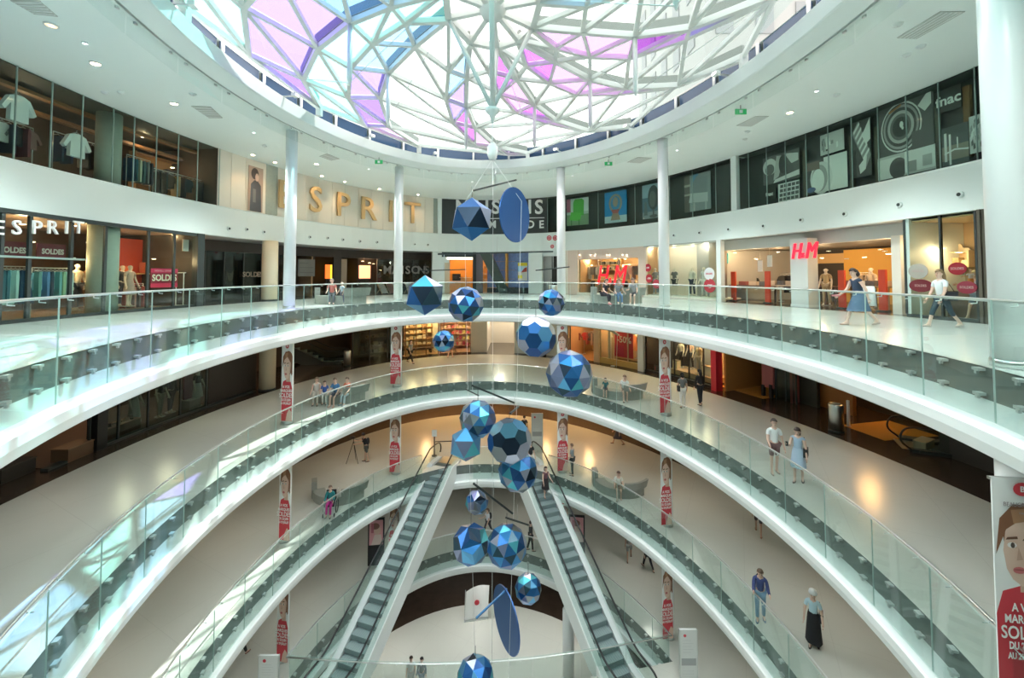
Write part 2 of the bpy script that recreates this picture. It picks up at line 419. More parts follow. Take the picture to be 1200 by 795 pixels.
for k, be in enumerate(BASE):
    pv = BASE[k-1] if k else BASE[-1]-360
    e1 = [dn(be+a, t, .02) for a, t in (E1A if k == 1 else E1)]; e2 = [dn(be+a, t, .24 if k in (4,5,6) and 0 < t < 1 and a > -60 and t > .2 else -.06) for a, t in (E2M if k == 3 else E2N if k in (4,5,6) else E2)]
    pe1 = [dn(pv+a, t, .02) for a, t in (E1A if k == 2 else E1)]
    for i in range(len(e1)-1):
        strut('ridge_beam', e1[i], e1[i+1], .17, .2)
        o = inst('gutter', gutter_me, dome); d = (e1[i+1]-e1[i]); zax = d.normalized(); xax = zax.cross(Vector((0,0,1))).normalized(); yax = zax.cross(xax)
        o.matrix_local = Matrix.Translation((e1[i]+e1[i+1])/2 + Vector((0,0,.25)) - xax*.05) @ Matrix((xax, yax, zax)).transposed().to_4x4() @ Matrix.Diagonal((.12, .34, d.length*.97, 1))
    for i in range(len(e2)-1): strut('valley_beam', e2[i], e2[i+1], .16, .18)
    # tinted strip between e2 and e1
    S1 = [e1[0], e1[1], e1[2], e1[3], e1[4], e1[5]]; S2 = [e2[1], e2[2], e2[3], e2[4], e2[5]]
    tn = ARM_TINT[k]
    pane((e1[0], S2[0], e1[1]), tint(tn[0]))
    for i in range(4):
        pane((S2[i], S2[i+1], e1[i+1]), tint(tn[i])); pane((S2[i+1], e1[i+2], e1[i+1]), tint(tn[i+1]))
        strut('strut', S2[i], e1[i+1], .135, .15); strut('strut', S2[i+1], e1[i+1], .125, .14)
    strut('strut', S2[4], e1[5], .09, .12)
    # clear field between the previous arm's ridge and this arm's valley
    C1 = pe1; C2 = e2[:6]
    for i in range(5):
        gf = M['gclear_cool'] if k in (0,1,2,8,9) else M['gclear_sky']
        pane((C1[i], C1[i+1], C2[i+1]), gf); pane((C1[i], C2[i+1], C2[i]), gf)
        strut('strut', C1[i+1], C2[i+1], .14, .16)
        strut('strut', C1[i], C2[i+1], .135, .15)
    pane((C1[5], e2[6], C2[5]), gf)
    # ring and hub
    strut('ring_beam', pe1[0], e1[0], .2, .22)
    hub = Vector((HUB.x, HUB.y, HZ)); strut('hub_spoke', hub, e1[0], .16, .18)
    pane((hub + Vector((0,0,-.02)), pe1[0], e1[0]), M['gclear'])
    # hanging mast under the ridge
    t = e1[2]; MB().tube([t, t-Vector((0,0,1.9)), t-Vector((0,0,2.1))], [.085, .085, .02], 8).build('hanging_mast', M['frame'], dome)
    a, b = t-Vector((0,0,2.0)), e1[4]; MB().tube([a, b], .014, 4).build('stay_cable', M['frame'], dome)
    MB().tube([a, e1[0]], .014, 4).build('stay_cable', M['frame'], dome)
    # base shoe on the curb
    f = e1[5]; MB().box((f.x, f.y, ZC+.95), (.22, .22, .5)).build('base_shoe', M['frame'], dome)
MB().lathe([(0, -.32), (.30, -.30), (.42, -.1), (.42, .16), (0, .18)], 20, c=(HUB.x, HUB.y, HZ)).build('hub', M['frame'], dome)
tip = Vector((HUB.x, HUB.y, CAM_Z+5.05))
for j, be in enumerate((BASE[2], BASE[4], BASE[6], BASE[9])):
    MB().tube([dn(be-47, .17), tip+Vector((0,0,.18))], .075, 6).build('pendant_leg', M['frame'], dome)
MB().lathe([(.0, -.35), (.10, -.02), (.22, .1), (.22, .2), (0, .24)], 12, c=tip).build('pendant_tip', M['frame'], dome)

# a pale tower outside, seen through the dome
tw = thing('tower', 'pale grey tower block seen faintly through the right side of the glass dome', 'building', (22, 33, 0))
twm = mat('tower_wall', (.36,.355,.345), .8); twg = mat('tower_window', (.26,.265,.27), .6)
MB().box((0,0,38), (20, 14, 76)).build('wall', twm, tw)
wm = MB().box((0,0,0), (1.1,.16,2.0)).mesh('window', [twg]); ws = MB().box((0,0,0), (.16,1.1,2.0)).mesh('window', [twg])
for i in range(8):
    for j in range(12):
        inst('window', wm, tw, (-8.8+i*2.5, -7.0, 32.5+j*3.4))
for i in range(5):
    for j in range(12): inst('window', ws, tw, (-10.0, -5+i*2.5, 32.5+j*3.4))

# ------------------------------------------------------------------ columns
COLS = [('left', -9.85, 18.9, .24), ('innerleft', -6.72, 25.2, .25), ('innerright', 2.93, 25.4, .25), ('right', 7.15, 20.05, .24), ('nearright', 7.95, 6.75, .30)]
def column(lbl, x, y, z0, z1, r, m=None, rings=True):
    t = thing('column', lbl, 'column', (x, y, z0))
    h = z1-z0
    MB().lathe([(r, 0), (r, h)], 28).build('shaft', m or M['colw'], t)
    MB().lathe([(r+.012, 0), (r+.012, .12), (r+.004, .125)], 28).build('base_ring', M['steel'] if m is None else m, t)
    return t
WHERE = {'left':'left of the outer pair', 'innerleft':'left of the escalators', 'innerright':'right of the escalators', 'right':'right of the outer pair', 'nearright':'nearest at the right edge'}
LEVN = {3:'top gallery', 2:'middle gallery', 1:'escalator gallery', 0:'ground floor'}
for nm, x, y, r in COLS:
    for k in (3, 2, 1, 0):
        z0 = level_z(k); z1 = ZC if k == 3 else z0+3.65
        column('round white column, %s, on the %s' % (WHERE[nm], LEVN[k]), x, y, z0, z1, r)
column('white column standing on the dark lowest floor beside the right escalator', 3.0, 23.4, -5, -1.36, .3)

# ------------------------------------------------------------------ balustrades
clamp_me = MB().box((0,-.05,0), (.13,.10,.045)).box((0,-.075,-.05), (.05,.04,.05)).mesh('clamp', [mat('clamp_aluminium', (.58,.60,.59), .4, metal=.35)])
def balustrade(k, label, gaps=(), ymin=3.0, pts=None):
    z = level_z(k); t = thing('glass_balustrade', label, 'railing')
    if pts is None:
        A = VOID.walk(1.6); A = [a for a in A]
        seq = []
        for i, a in enumerate(A):
            b_ = A[i+1] if i+1 < len(A) else A[0] + 2*PI
            seq.append((VOID.pt(a, -.12)[0], VOID.pt(b_, -.12)[0], VOID.pt(a, -.03)[0], VOID.pt(b_, -.03)[0], VOID.pt((a+b_)/2, -.03)[0]))
    else: seq = pts
    run = []; runs = []
    for p, q, rp, rq, rm in seq:
        mid = (p+q)/2
        ok = mid.y > ymin and not any(x0 < mid.x < x1 and mid.y > y0 for x0, x1, y0 in gaps)
        if not ok:
            if run: runs.append(run); run = []
            continue
        d = q-p; rz = math.atan2(d.y, d.x)
        b = MB(); L = d.length - .02
        b.box((0,0,.14), (L, .016, 1.86))
        b.mi = [0,0,0,1,0,1] if False else [0,1,0,1,0,1]
        b.build('glass_panel', [M['gbal'], M['gedge']], t, (mid.x, mid.y, z), rz)
        n_out = Vector((-d.y, d.x)).normalized()
        if n_out.dot(rm-mid) < 0: n_out = -n_out
        for f in (.25, .75):
            w = p.lerp(q, f) + n_out*.12; ra = math.atan2(n_out.y, n_out.x) - PI/2
            inst('clamp', clamp_me, t, (w.x, w.y, z-.05), ra); inst('clamp', clamp_me, t, (w.x, w.y, z-.44), ra)
            s_ = p.lerp(q, f); e_ = s_ + n_out*.085
            MB().tube([(s_.x, s_.y, z+.99), (e_.x, e_.y, z+1.0), (e_.x, e_.y, z+1.04)], .010, 5).build('rail_bracket', M['steel'], t)
        if not run: run.append(Vector((rp.x, rp.y, z+1.06)))
        run.append(Vector((rm.x, rm.y, z+1.06))); run.append(Vector((rq.x, rq.y, z+1.06)))
    if run: runs.append(run)
    for r_ in runs:
        MB().tube(r_, .026, 8).build('handrail', M['steel'], t)
    return t
balustrade(3, 'glass balustrade with steel handrail round the void on the top gallery')
balustrade(2, 'glass balustrade with steel handrail round the void on the middle gallery')
balustrade(1, 'glass balustrade round the void on the gallery where the escalators start, open at both escalators', gaps=((-5.2,-3.1,24),(.0,1.9,24)))
h0 = hole0(-.12); h0r = hole0(-.03); n0 = len(h0)
seq0 = []
i = 0
while i < n0:                                                  # chain short segments into panels of about 1.6 m, breaking at the corners
    j = i+1; L = (h0[(j) % n0]-h0[i]).length
    while j < n0 and L < 1.5 and j not in (80,): L += (h0[(j+1) % n0]-h0[j % n0]).length; j += 1
    j = min(j, n0); mi_ = (i+j)//2
    seq0.append((h0[i], h0[j % n0], h0r[i], h0r[j % n0], h0r[mi_ % n0])); i = j
balustrade(0, 'glass balustrade round the lens shaped hole above the dark lowest floor', pts=seq0, gaps=((-9.0,-6.4,0),(3.9,6.0,0)) if False else ())
# ------------------------------------------------------------------ shop fronts along the oval wall
def ordlab(label, i): return label.replace('#', nth(i))
class Front:
    """a stretch of shop front: one thing, its pieces are parts placed on the curved wall"""
    def __init__(s, name, label, cat, px0, px1, z0, z1, off=0., group=None):
        s.px0, s.px1, s.z0, s.z1, s.off = px0, px1, z0, z1, off
        c, rz = wp((px0+px1)/2, z0, off=off); s.loc = c; s.rz = rz
        s.t = thing(name, label, cat, c, 0, group)
    def chord(s, name, a, b, z0, z1, off, th, m, parent=None, gap=.0):
        py = 324 - (((z0+z1)/2 - CAM_Z)*F/25)
        p = WALL.pt(wall_angle(a, py, off=off), off)[0]; q = WALL.pt(wall_angle(b, py, off=off), off)[0]; d = q-p
        b_ = MB(); b_.box((0,0,0), (max(.01, d.length-gap), th, z1-z0))
        return b_.build(name, m, parent or s.t, Vector(((p.x+q.x)/2, (p.y+q.y)/2, (z0+z1)/2)) - s.loc, math.atan2(d.y, d.x))
    def curve(s, name, a, b, z0, z1, off, th, m, n=8):
        py = 324 - (((z0+z1)/2 - CAM_Z)*F/25); a0 = wall_angle(a, py, off=off); a1 = wall_angle(b, py, off=off); bm_ = MB(); vs = []
        for i in range(n+1):
            aa = a0+(a1-a0)*i/n; p = WALL.pt(aa, off)[0]-s.loc.xy; q = WALL.pt(aa, off+th)[0]-s.loc.xy
            vs += [(p.x, p.y, z0-s.loc.z), (p.x, p.y, z1-s.loc.z), (q.x, q.y, z1-s.loc.z), (q.x, q.y, z0-s.loc.z)]
        fs = [(4*i+k, 4*i+(k+1)%4, 4*i+4+(k+1)%4, 4*i+4+k) for i in range(n) for k in range(4)] + [(0,1,2,3), (4*n+3,4*n+2,4*n+1,4*n)]
        bm_.add(vs, fs); return bm_.build(name, m, s.t)
    def side(s, name, a, z0, z1, off0, off1, m):               # partition running back from the front
        ang = wall_angle(a); p = WALL.pt(ang, off0)[0]; q = WALL.pt(ang, off1)[0]; d = q-p
        b = MB(); b.box((0,0,0), (d.length, .12, z1-z0)); return b.build(name, m, s.t, Vector(((p.x+q.x)/2, (p.y+q.y)/2, (z0+z1)/2))-s.loc, math.atan2(d.y, d.x))
def panes(fr, seams, z0, z1, off, m, mull=None, th=.02, mw=.06):
    for a, b in zip(seams, seams[1:]): fr.chord('glass_pane', a, b, z0, z1, off, th, m, gap=.02)
    if mull:
        for a in seams:
            p, rz = wp(a, 0, off=off); MB().box((0,0,0), (mw, .04 if mw < .04 else .08, z1-z0)).build('mullion', mull, fr.t, Vector((p.x, p.y, (z0+z1)/2))-fr.loc, rz)
LAMPN = {}
def lamp(loc, label, watts=60, colr=(1,.72,.42), r=.11, es=14., down=True, soft=.12, cat='lamp', spot=None, drop=0):
    t = thing('ceiling_light', label, cat, loc)
    if drop: MB().tube([(0,0,0), (0,0,drop)], .012, 5).build('stem', M['dark'], t)
    MB().lathe([(r*1.25, 0), (r*1.25, -.035), (r, -.035), (r, -.01)], 14).build('rim', M['white'], t)
    em = mat('lamp_glow_%d_%d' % (int(colr[2]*100), int(es)), (1,1,1), .5, emit=colr, es=es)
    MB().lathe([(0,-.03), (r*.98,-.03)], 12).build('diffuser', em, t)
    if watts:
        ld = bpy.data.lights.new('lamp_light', 'SPOT' if spot else 'POINT'); ld.energy = watts; ld.color = colr; ld.shadow_soft_size = soft
        if spot: ld.spot_size = R(spot); ld.spot_blend = .6
        lo = bpy.data.objects.new('lamp_light', ld); col.objects.link(lo); lo.parent = t; lo.location = (0,0,-.08)
    return t
SHIRT = None
def garment_mesh(kind, m):
    b = MB()
    if kind == 'top':
        b.prism([(-.20,-.62),(.20,-.62),(.19,-.22),(.31,-.42),(.38,-.36),(.22,-.06),(.08,0),(-.08,0),(-.22,-.06),(-.38,-.36),(-.31,-.42),(-.19,-.22)], -.05, .05)
    elif kind == 'dress':
        b.prism([(-.30,-1.1),(.30,-1.1),(.16,-.42),(.19,-.08),(.08,0),(-.08,0),(-.19,-.08),(-.16,-.42)], -.06, .06)
    elif kind == 'trousers':
        b.prism([(-.20,-1.0),(-.06,-1.0),(0,-.25),(.06,-1.0),(.20,-1.0),(.18,0),(-.18,0)], -.05, .05)
    elif kind == 'side':                                       # garment hung sideways on a rail
        b.prism([(-.035,-.95),(.035,-.95),(.05,-.2),(.03,0),(-.03,0),(-.05,-.2)], -.22, .22)
    return b.mesh('cloth', m)
GAR = {}
def garment(kind, c, loc, rz, label, group, scale=1.):
    key = (kind, c)
    if key not in GAR: GAR[key] = garment_mesh(kind, cmat(c, .8))
    t = tag(inst('garment', None, None, loc, rz), label, 'clothes', group)
    inst('cloth', GAR[key], t, None, None, (scale,)*3)
    MB().tube([(-.15,0,.0), (0,0,.07), (.15,0,.0)], .008, 4).tube([(0,0,.07), (0,.0,.14)], .006, 4).build('hanger', M['steel'], t)
    return t
def rack(px0, px1, z, off, h, cols, where, kinds=('side',), rail=True):
    """hanging rail with garments between two bearings"""
    p, rz = wp(px0, z, off=off); q, _ = wp(px1, z, off=off); d = (q-p); L = d.length; ang = math.atan2(d.y, d.x)
    t = thing('clothes_rail', 'metal clothes rail full of clothes ' + where, 'rack', (p+q)/2, ang)
    b = MB(); b.tube([(-L/2,0,h), (L/2,0,h)], .018, 6).build('rail', M['steel'], t)
    for s in (-1, 1):
        MB().tube([(s*L/2,0,0), (s*L/2,0,h)], .018, 6).tube([(s*L/2,-.25,.02), (s*L/2,.25,.02)], .018, 6).build('upright', M['steel'], t)
    n = len(cols)
    for i, c in enumerate(cols):
        f = (i+.5)/n; w = p.lerp(q, f)
        garment(kinds[i % len(kinds)], c, (w.x, w.y, z+h-.13), ang, '%s garment, %s from left %s' % (cname(c), nth(i), where), 'clothes hanging ' + where)
def cname(c):
    r, g, b = c; m, n = max(c), min(c)
    if m < .06: return 'black'
    if m-n < .10*m+.03: return 'white' if m > .6 else ('grey' if m > .2 else 'dark grey')
    if r == m: return ('orange' if g > .45*r else ('pink' if n > .35*m else 'red')) if b < .7*r or n > .35*m else 'pink'
    if g == m: return 'green' if b < .8*g else 'teal'
    return 'blue' if b > .2 else 'navy'
def shelf_unit(px, z, off, w, h, n, cols, label, m=None, items=5, rzadd=0., lit=None):
    """open shelves with folded goods, every stack a thing of its own"""
    c, rz = wp(px, z, off=off); rz += rzadd
    t = thing('shelf_unit', label, 'shelf', c, rz); m = m or cmat((.42,.24,.10), .5)
    for s in (-1, 1): MB().box((s*w/2, 0, h/2), (.05, .4, h)).build('side_panel', m, t)
    MB().box((0, .19, h/2), (w, .03, h)).build('back_panel', lit or m, t)
    rnd = random.Random(int(px*10)+n); mt = Matrix.Translation(c) @ Matrix.Rotation(rz, 4, 'Z')
    for i in range(n+1):
        zz = .05 + (h-.1)*i/n; MB().box((0, 0, zz), (w-.05, .38, .035)).build('shelf', m, t)
        if i == n: continue
        for j in range(items):
            x = -w/2 + w*(j+.5)/items; cc = rnd.choice(cols); ww = w/items*.72; hh = min((h/n)*.6, rnd.uniform(.12,.34))
            key = ('stack', cc, round(ww,2))
            b = MB()
            for q in range(3): b.box((rnd.uniform(-.01,.01), -.02, hh*(q+.5)/3), (ww*rnd.uniform(.92,1), .26, hh/3*.92))
            o = b.build('folded_stack', cmat(cc, .8), None, mt @ Vector((x, 0, zz+.018)), rz)
            tag(o, '%s folded stack, %s from left on shelf %s of the %s' % (cname(cc), nth(j), ['one','two','three','four','five','six'][i], label.split(',')[0].replace('shelves','unit')[:48]), 'goods', 'goods on the ' + label.split(',')[0])
    return t
def poster(px0, px1, py0, py1, off, label, draw, frame=.0, cat='poster', base=(.5,.5,.5), oval=None):
    """flat printed panel on the wall whose corners were sighted in the photograph"""
    pc = (px0+px1)/2; c, rz = wp(pc, 0, off=off); y = c.y
    za, zb = at_y(pc, py1, y).z, at_y(pc, py0, y).z
    a, _ = wp(px0, 0, off=off); b, _ = wp(px1, 0, off=off); w = (b-a).length; h = zb-za
    t = thing('poster', label, cat, (c.x, c.y, za), math.atan2((b-a).y, (b-a).x))
    MB().box((0,0,h/2), (w,.02,h)).build('sheet', cmat(base, .4), t)
    d = Draw(t, w, h); draw(d); return t
class Draw:                                                    # flat print: shapes in 0..1 panel coordinates, a millimetre or two proud of the sheet
    def __init__(s, t, w, h): s.t, s.w, s.h, s.k = t, w, h, 0; s.b = {}
    def _y(s): s.k += 1; return -.011 - .0012*s.k
    def poly(s, pts, c, name='print'):
        y = s._y(); P = [((x-.5)*s.w, z*s.h) for x, z in pts]
        b = MB(); b.add([(x, y, z) for x, z in P], [tuple(range(len(P)))])
        return b.build(name, cmat(c, .5), s.t)
    def rect(s, x0, z0, x1, z1, c): return s.poly([(x0,z0),(x1,z0),(x1,z1),(x0,z1)], c)
    def ell(s, x, z, rx, rz, c, n=20, a0=0, a1=360): return s.poly([(x+rx*math.cos(R(a0+(a1-a0)*i/n)), z+rz*math.sin(R(a0+(a1-a0)*i/n))) for i in range(n if a1-a0 == 360 else n+1)], c)
    def text(s, txt, x, z, size, c, bold=.0, sx=1.): return lettering('lettering', txt, size*s.h, cmat(c, .5), s.t, ((x-.5)*s.w, s._y()-.002, z*s.h), .002, bold, sx=sx)
# =========================================================== mezzanine band (windows between fascia and top ceiling)
mull = mat('mullion_green', (.30,.40,.37), .3)
# left: glazed store floor
LS = [-40, -14, 10, 53, 90, 127, 152, 179, 205, 228, 254]
fr = Front('shop_window', 'tall glazed shop windows with clothes inside, on the upper left under the ceiling', 'window', -40, 254, ZS, ZC)
panes(fr, LS, ZS, ZC, .08, M['gwin'], mull, mw=.03)
bk = mat('shop_brown', (.085,.055,.04), .7, noise=.3, nscale=2)
fr.curve('back_wall', -60, 256, ZS, ZC, 3.4, .1, bk); fr.curve('shop_ceiling', -40, 252, ZC-.05, ZC-.01, .1, 3.2, cmat((.10,.085,.07), .6)); fr.side('partition', 254, ZS, ZC, .1, 3.4, bk)
for i, z in enumerate((ZC-.25, ZC-.55)): fr.curve('ceiling_beam', -40, 250, z, z+.12, 1.2+i*.9, .25, cmat((.35,.17,.08), .6))
col_ = thing('column', 'grey green concrete column behind the upper left shop windows', 'column', wp(127.5, ZS, 165, .75)[0]); MB().lathe([(.40,0),(.40,ZC-ZS)], 24).build('shaft', M['concrete'], col_)
rack(-10, 32, ZS, 1.3, 1.55, [(.75,.78,.78),(.04,.05,.08),(.05,.05,.06),(.20,.05,.06),(.30,.16,.14)], 'in the upper left corner window', ('top','side'))
rack(56, 108, ZS, 1.5, 1.75, [(.03,.05,.10),(.04,.06,.12),(.78,.80,.80),(.05,.05,.05),(.10,.06,.05)], 'left of the upper concrete column', ('side','side','top','side','side'))
rack(144, 172, ZS, 1.1, 1.6, [(.04,.10,.20),(.05,.16,.22),(.55,.60,.45),(.10,.18,.20),(.20,.22,.24),(.08,.09,.12)], 'right of the upper concrete column')
rack(176, 246, ZS, 1.0, 1.3, [(.03,.04,.05),(.05,.06,.07),(.12,.08,.06),(.45,.28,.14),(.06,.06,.07),(.04,.05,.06),(.14,.10,.07),(.05,.06,.07),(.09,.08,.08),(.05,.05,.06)], 'at the right end of upper left windows', ('side','side','top'))
for px, zz, lb in ((20, ZC-.75, 'white shirt hung close to the glass at the far left of the upper windows'), (90, ZC-1.35, 'white jacket hung close to the glass left of the upper concrete column')):
    c, rz = wp(px, zz, 150, .5); garment('top', (.80,.83,.83), c, rz, lb, 'white garments hung at the upper left glass', 1.35)
t = shelf_unit(188, ZS, 2.6, 3.0, 2.3, 3, [(.10,.10,.12),(.20,.14,.10),(.06,.09,.12)], 'wooden upper shelves, behind the upper left windows', cmat((.40,.20,.09), .6), 6)
for i, (px, py) in enumerate(((28,128),(70,120),(70,178),(168,160),(212,158),(238,168),(202,196),(160,210))):
    lamp(at_y(px, py, wp(px, 0, off=1.6)[0].y), 'small warm lamp behind the upper left shop windows, %s from left' % nth([1,2,3,5,7,6+1-1,6-2+2,4][i] if False else i), 12, r=.07, es=10)
# white lettered wall
fr = Front('wall_panelling', 'white upper wall panels washed by spots behind big gold letters', 'wall panel', 254, 517, ZS, ZC)
PS = [254, 270, 287, 311, 325, 341, 358, 373, 389, 404, 420, 435, 449, 462, 475, 487, 498, 508]
for i, (a, b) in enumerate(zip(PS, PS[1:])): fr.chord('panel', a, b, ZS, ZC, .12, .06, M['concrete'] if a == 311 else M['panelw'], gap=.015)
fr.chord('panel', 508, 513, ZS, ZC, .2, .06, M['concrete']); fr.chord('panel', 513, 517.5, ZS, ZC, .05, .2, M['white'])
sg = thing('wall_sign', 'big gold shop name letters on the white upper wall', 'sign', wp(412, CAM_Z+4.85, 240)[0])
for ch, px, py in (('E',334,230),('S',370,235.5),('P',402,241.5),('R',431.5,246),('I',458,249),('T',483.5,251)):
    c, rz = wp(px, 0, py, -.08); z = at_y(px, py, c.y).z
    lettering('letter', ch, 2.38, M['gold'], sg, (c.x-sg.location.x, c.y-sg.location.y, z-sg.location.z), .14, .015, rz)
for i, (px, py) in enumerate(((296,191),(322,199),(377,210),(404,216),(444.5,224),(490,229))):
    c, rz = wp(px, 0, py, -.75); lamp((c.x, c.y, ZC), 'warm ceiling spot washing the white lettered wall, %s from left' % nth(i), 60, (1,.66,.36), .09, 18, spot=95)
def fashion(d):
    d.ell(.5,.78,.2,.12,(.62,.42,.33)); d.ell(.42,.84,.26,.13,(.10,.07,.06)); d.poly([(.1,0),(.9,0),(.85,.6),(.6,.7),(.4,.7),(.15,.6)],(.09,.09,.10)); d.ell(.56,.77,.12,.09,(.66,.46,.37)); d.rect(.3,.2,.5,.5,(.20,.19,.19))
poster(289, 306, 196, 248, .04, 'narrow dark fashion poster on the white upper wall at the left', fashion, base=(.46,.33,.26))
# dark lettered panel
fr = Front('wall_panelling', 'charcoal upper wall panel behind white lettering at the far end', 'wall panel', 517, 642, ZS, ZC)
for a, b in ((517.5,548),(548,579),(579,610),(610,642)): fr.chord('panel', a, b, ZS, ZC, .10, .06, M['charcoal'], gap=.012)
sg = thing('wall_sign', 'white furniture shop lettering on the charcoal upper wall panel at the far end', 'sign', wp(585, CAM_Z+5, 250)[0])
def sigrow(txt, pxs, py, size, bold, m=M['whitep'], off=-.02, sgn=None, depth=.05, shear=0):
    for ch, px in zip(txt, pxs):
        c, rz = wp(px, 0, py, off); z = at_y(px, py, c.y).z
        lettering('letter', ch, size, m, sgn, (c.x-sgn.location.x, c.y-sgn.location.y, z-sgn.location.z), depth, bold, rz, shear)
sigrow('MAISONS', [542,559,570.5,581,597,615,631.5], 243.5, 1.62, .035, sgn=sg)
sigrow('DUMONDE', [536,550.5,577,593,607,622,634.5], 263.5, .88, .02, sgn=sg)
a, _ = wp(534,0,257,-.02); b, _ = wp(638,0,257,-.02); z = at_y(586,257,a.y).z
MB().box(((a.x+b.x)/2-sg.location.x, (a.y+b.y)/2-sg.location.y, z-sg.location.z), ((b-a).length, .03, .06), math.atan2((b-a).y,(b-a).x)).build('rule', M['whitep'], sg)
# dark windows with furniture pictures
fr = Front('shop_window', 'dark upper windows with four furniture pictures right of the far lettering', 'window', 642, 861, ZS, ZC)
panes(fr, [642, 662, 701.5, 745, 786, 813, 840.5, 859], ZS, ZC, .08, M['gwin'], mull, mw=.025)
fr.curve('backing_board', 642, 861, ZS, ZC, .75, .08, M['charcoal']); fr.curve('head_panel', 642, 861, ZC-.05, ZC-.01, .08, .68, M['charcoal'])
def green_chair(d):
    d.rect(0,.0,1,.4,(.25,.36,.22)); d.rect(.62,.5,1,1,(.75,.80,.80)); d.rect(0,.5,.18,1,(.45,.12,.20)); d.poly([(.3,.35),(.78,.35),(.80,.9),(.70,.97),(.38,.97),(.30,.85)],(.10,.45,.07)); d.poly([(.12,.20),(.62,.15),(.70,.45),(.2,.5)],(.13,.55,.08)); d.rect(.2,0,.24,.2,(.06,.2,.05)); d.rect(.55,0,.59,.2,(.06,.2,.05))
def peacock(d):
    d.rect(0,0,1,.22,(.55,.72,.80)); d.ell(.5,.62,.30,.30,(.42,.33,.26)); d.ell(.5,.62,.22,.23,(.06,.28,.58)); d.ell(.5,.66,.12,.16,(.38,.30,.24)); d.poly([(.3,.42),(.7,.42),(.62,.30),(.38,.30)],(.42,.10,.09)); d.poly([(.36,.3),(.64,.3),(.72,.08),(.28,.08)],(.36,.27,.20))
def egg(d):
    d.rect(0,0,1,.2,(.30,.35,.40)); d.rect(0,.62,1,1,(.35,.48,.60)); d.ell(.62,.6,.30,.36,(.05,.06,.07)); d.ell(.58,.56,.18,.24,(.13,.14,.15)); d.rect(.58,.05,.66,.25,(.10,.11,.12)); d.ell(.62,.06,.22,.05,(.12,.13,.14)); d.poly([(.1,.1),(.3,.1),(.24,.5),(.14,.5)],(.14,.17,.20))
def armchair(d):
    d.rect(0,0,.22,1,(.16,.14,.13)); d.rect(.0,.7,.24,.76,(.5,.45,.4)); d.rect(0,.45,.24,.5,(.5,.45,.4)); d.rect(.3,.7,.55,1,(.18,.36,.58)); d.poly([(.3,.4),(.85,.4),(.92,.85),(.5,.95),(.35,.8)],(.30,.33,.36)); d.poly([(.18,.25),(.9,.2),(.9,.45),(.25,.5)],(.62,.64,.66)); d.rect(.35,.0,.42,.22,(.55,.56,.57)); d.rect(.8,.0,.86,.22,(.55,.56,.57))
poster(664.5, 690, 232.5, 264, .55, 'picture of a green armchair in the dark upper windows', green_chair, base=(.55,.62,.58))
poster(709, 735, 224.5, 261, .55, 'picture of a round wicker chair on bright blue in the dark upper windows', peacock, base=(.02,.25,.62))
poster(753.5, 775, 216, 256, .55, 'picture of a black hanging egg chair in the dark upper windows', egg, base=(.10,.18,.26))
poster(803, 834, 204, 247, .55, 'picture of a grey armchair beside shelves in the dark upper windows', armchair, base=(.33,.36,.38))
pil = Front('pilaster', 'white pilaster between the dark upper windows at the right', 'pilaster', 858, 866, ZS, ZC)
pil.chord('shaft', 858.5, 865, ZS, ZC, .0, .25, M['white'])
# right: windows with black and white product photographs
fr = Front('shop_window', 'dark upper right windows showing black and white photographs', 'window', 866, 1200, ZS, ZC)
panes(fr, [866, 879.5, 901, 923.5, 948, 974.5, 1002.5, 1034, 1068, 1107, 1151, 1200, 1260], ZS, ZC, .06, M['gwin'], mull, mw=.02)
fr.curve('backing_board', 866, 1262, ZS, ZC, .75, .08, M['charcoal'], n=14); fr.curve('head_panel', 866, 1262, ZC-.05, ZC-.01, .08, .68, M['charcoal'], n=14)
for px in (945, 1000, 1030, 1102): fr.chord('board_post', px-2.2, px+2.2, ZS, ZC-.6, .60, .12, cmat((.09,.085,.06), .6))
fr.chord('board_post', 1134, 1142, ZS+.3, ZC-.3, .60, .12, cmat((.20,.10,.04), .6))
G = lambda v: (min(.95, v*1.3), min(.95, v*1.3), min(.93, v*1.28)) if v > .25 else (v*.8, v*.8, v*.8)
def petals(d):
    d.ell(.2,.62,.2,.3,G(.55)); d.ell(.2,.52,.13,.2,G(.2)); d.poly([(.3,.1),(.45,.2),(.6,.9),(.4,.95)],G(.42)); d.ell(.56,.6,.10,.32,G(.10)); d.ell(.72,.4,.14,.18,G(.13)); d.poly([(.62,.95),(.98,.85),(.98,.6),(.8,.55)],G(.5)); d.poly([(.3,.0),(1,.1),(1,.28),(.35,.12)],G(.6))
def keyboard(d):
    for i in range(5):
        for j in range(4): d.rect(.05+i*.19+j*.02,.08+j*.23,.2+i*.19+j*.02,.24+j*.23,G(.16))
def tin(d):
    d.rect(.45,0,1,1,G(.72)); d.ell(.38,.42,.28,.48,G(.62)); d.ell(.34,.42,.2,.4,G(.34)); d.ell(.30,.36,.16,.34,G(.74)); d.rect(.0,.7,.35,.95,(.20,.15,.13)); d.ell(.12,.12,.12,.08,(.12,.17,.32))
def city(d):
    rnd = random.Random(4)
    for i in range(14): x = rnd.uniform(.05,.85); z = rnd.uniform(.1,.6); d.rect(x,z,x+rnd.uniform(.05,.14),z+rnd.uniform(.15,.35),G(rnd.choice((.15,.3,.8,.7))))
def guitar(d):
    d.rect(.0,.0,.2,.5,G(.06)); d.poly([(.0,.8),(.35,1),(1,.35),(.75,.15)],G(.28))
    for i in range(6): x = .08+i*.1; d.poly([(x,.82-i*.10),(x+.33,.98-i*.10),(x+.36,.93-i*.10),(x+.03,.77-i*.10)],G(.7))
    d.poly([(.35,.2),(.8,.35),(.72,.12),(.42,.05)],G(.66)); d.poly([(.55,.72),(1,1),(1,.62),(.75,.55)],G(.85))
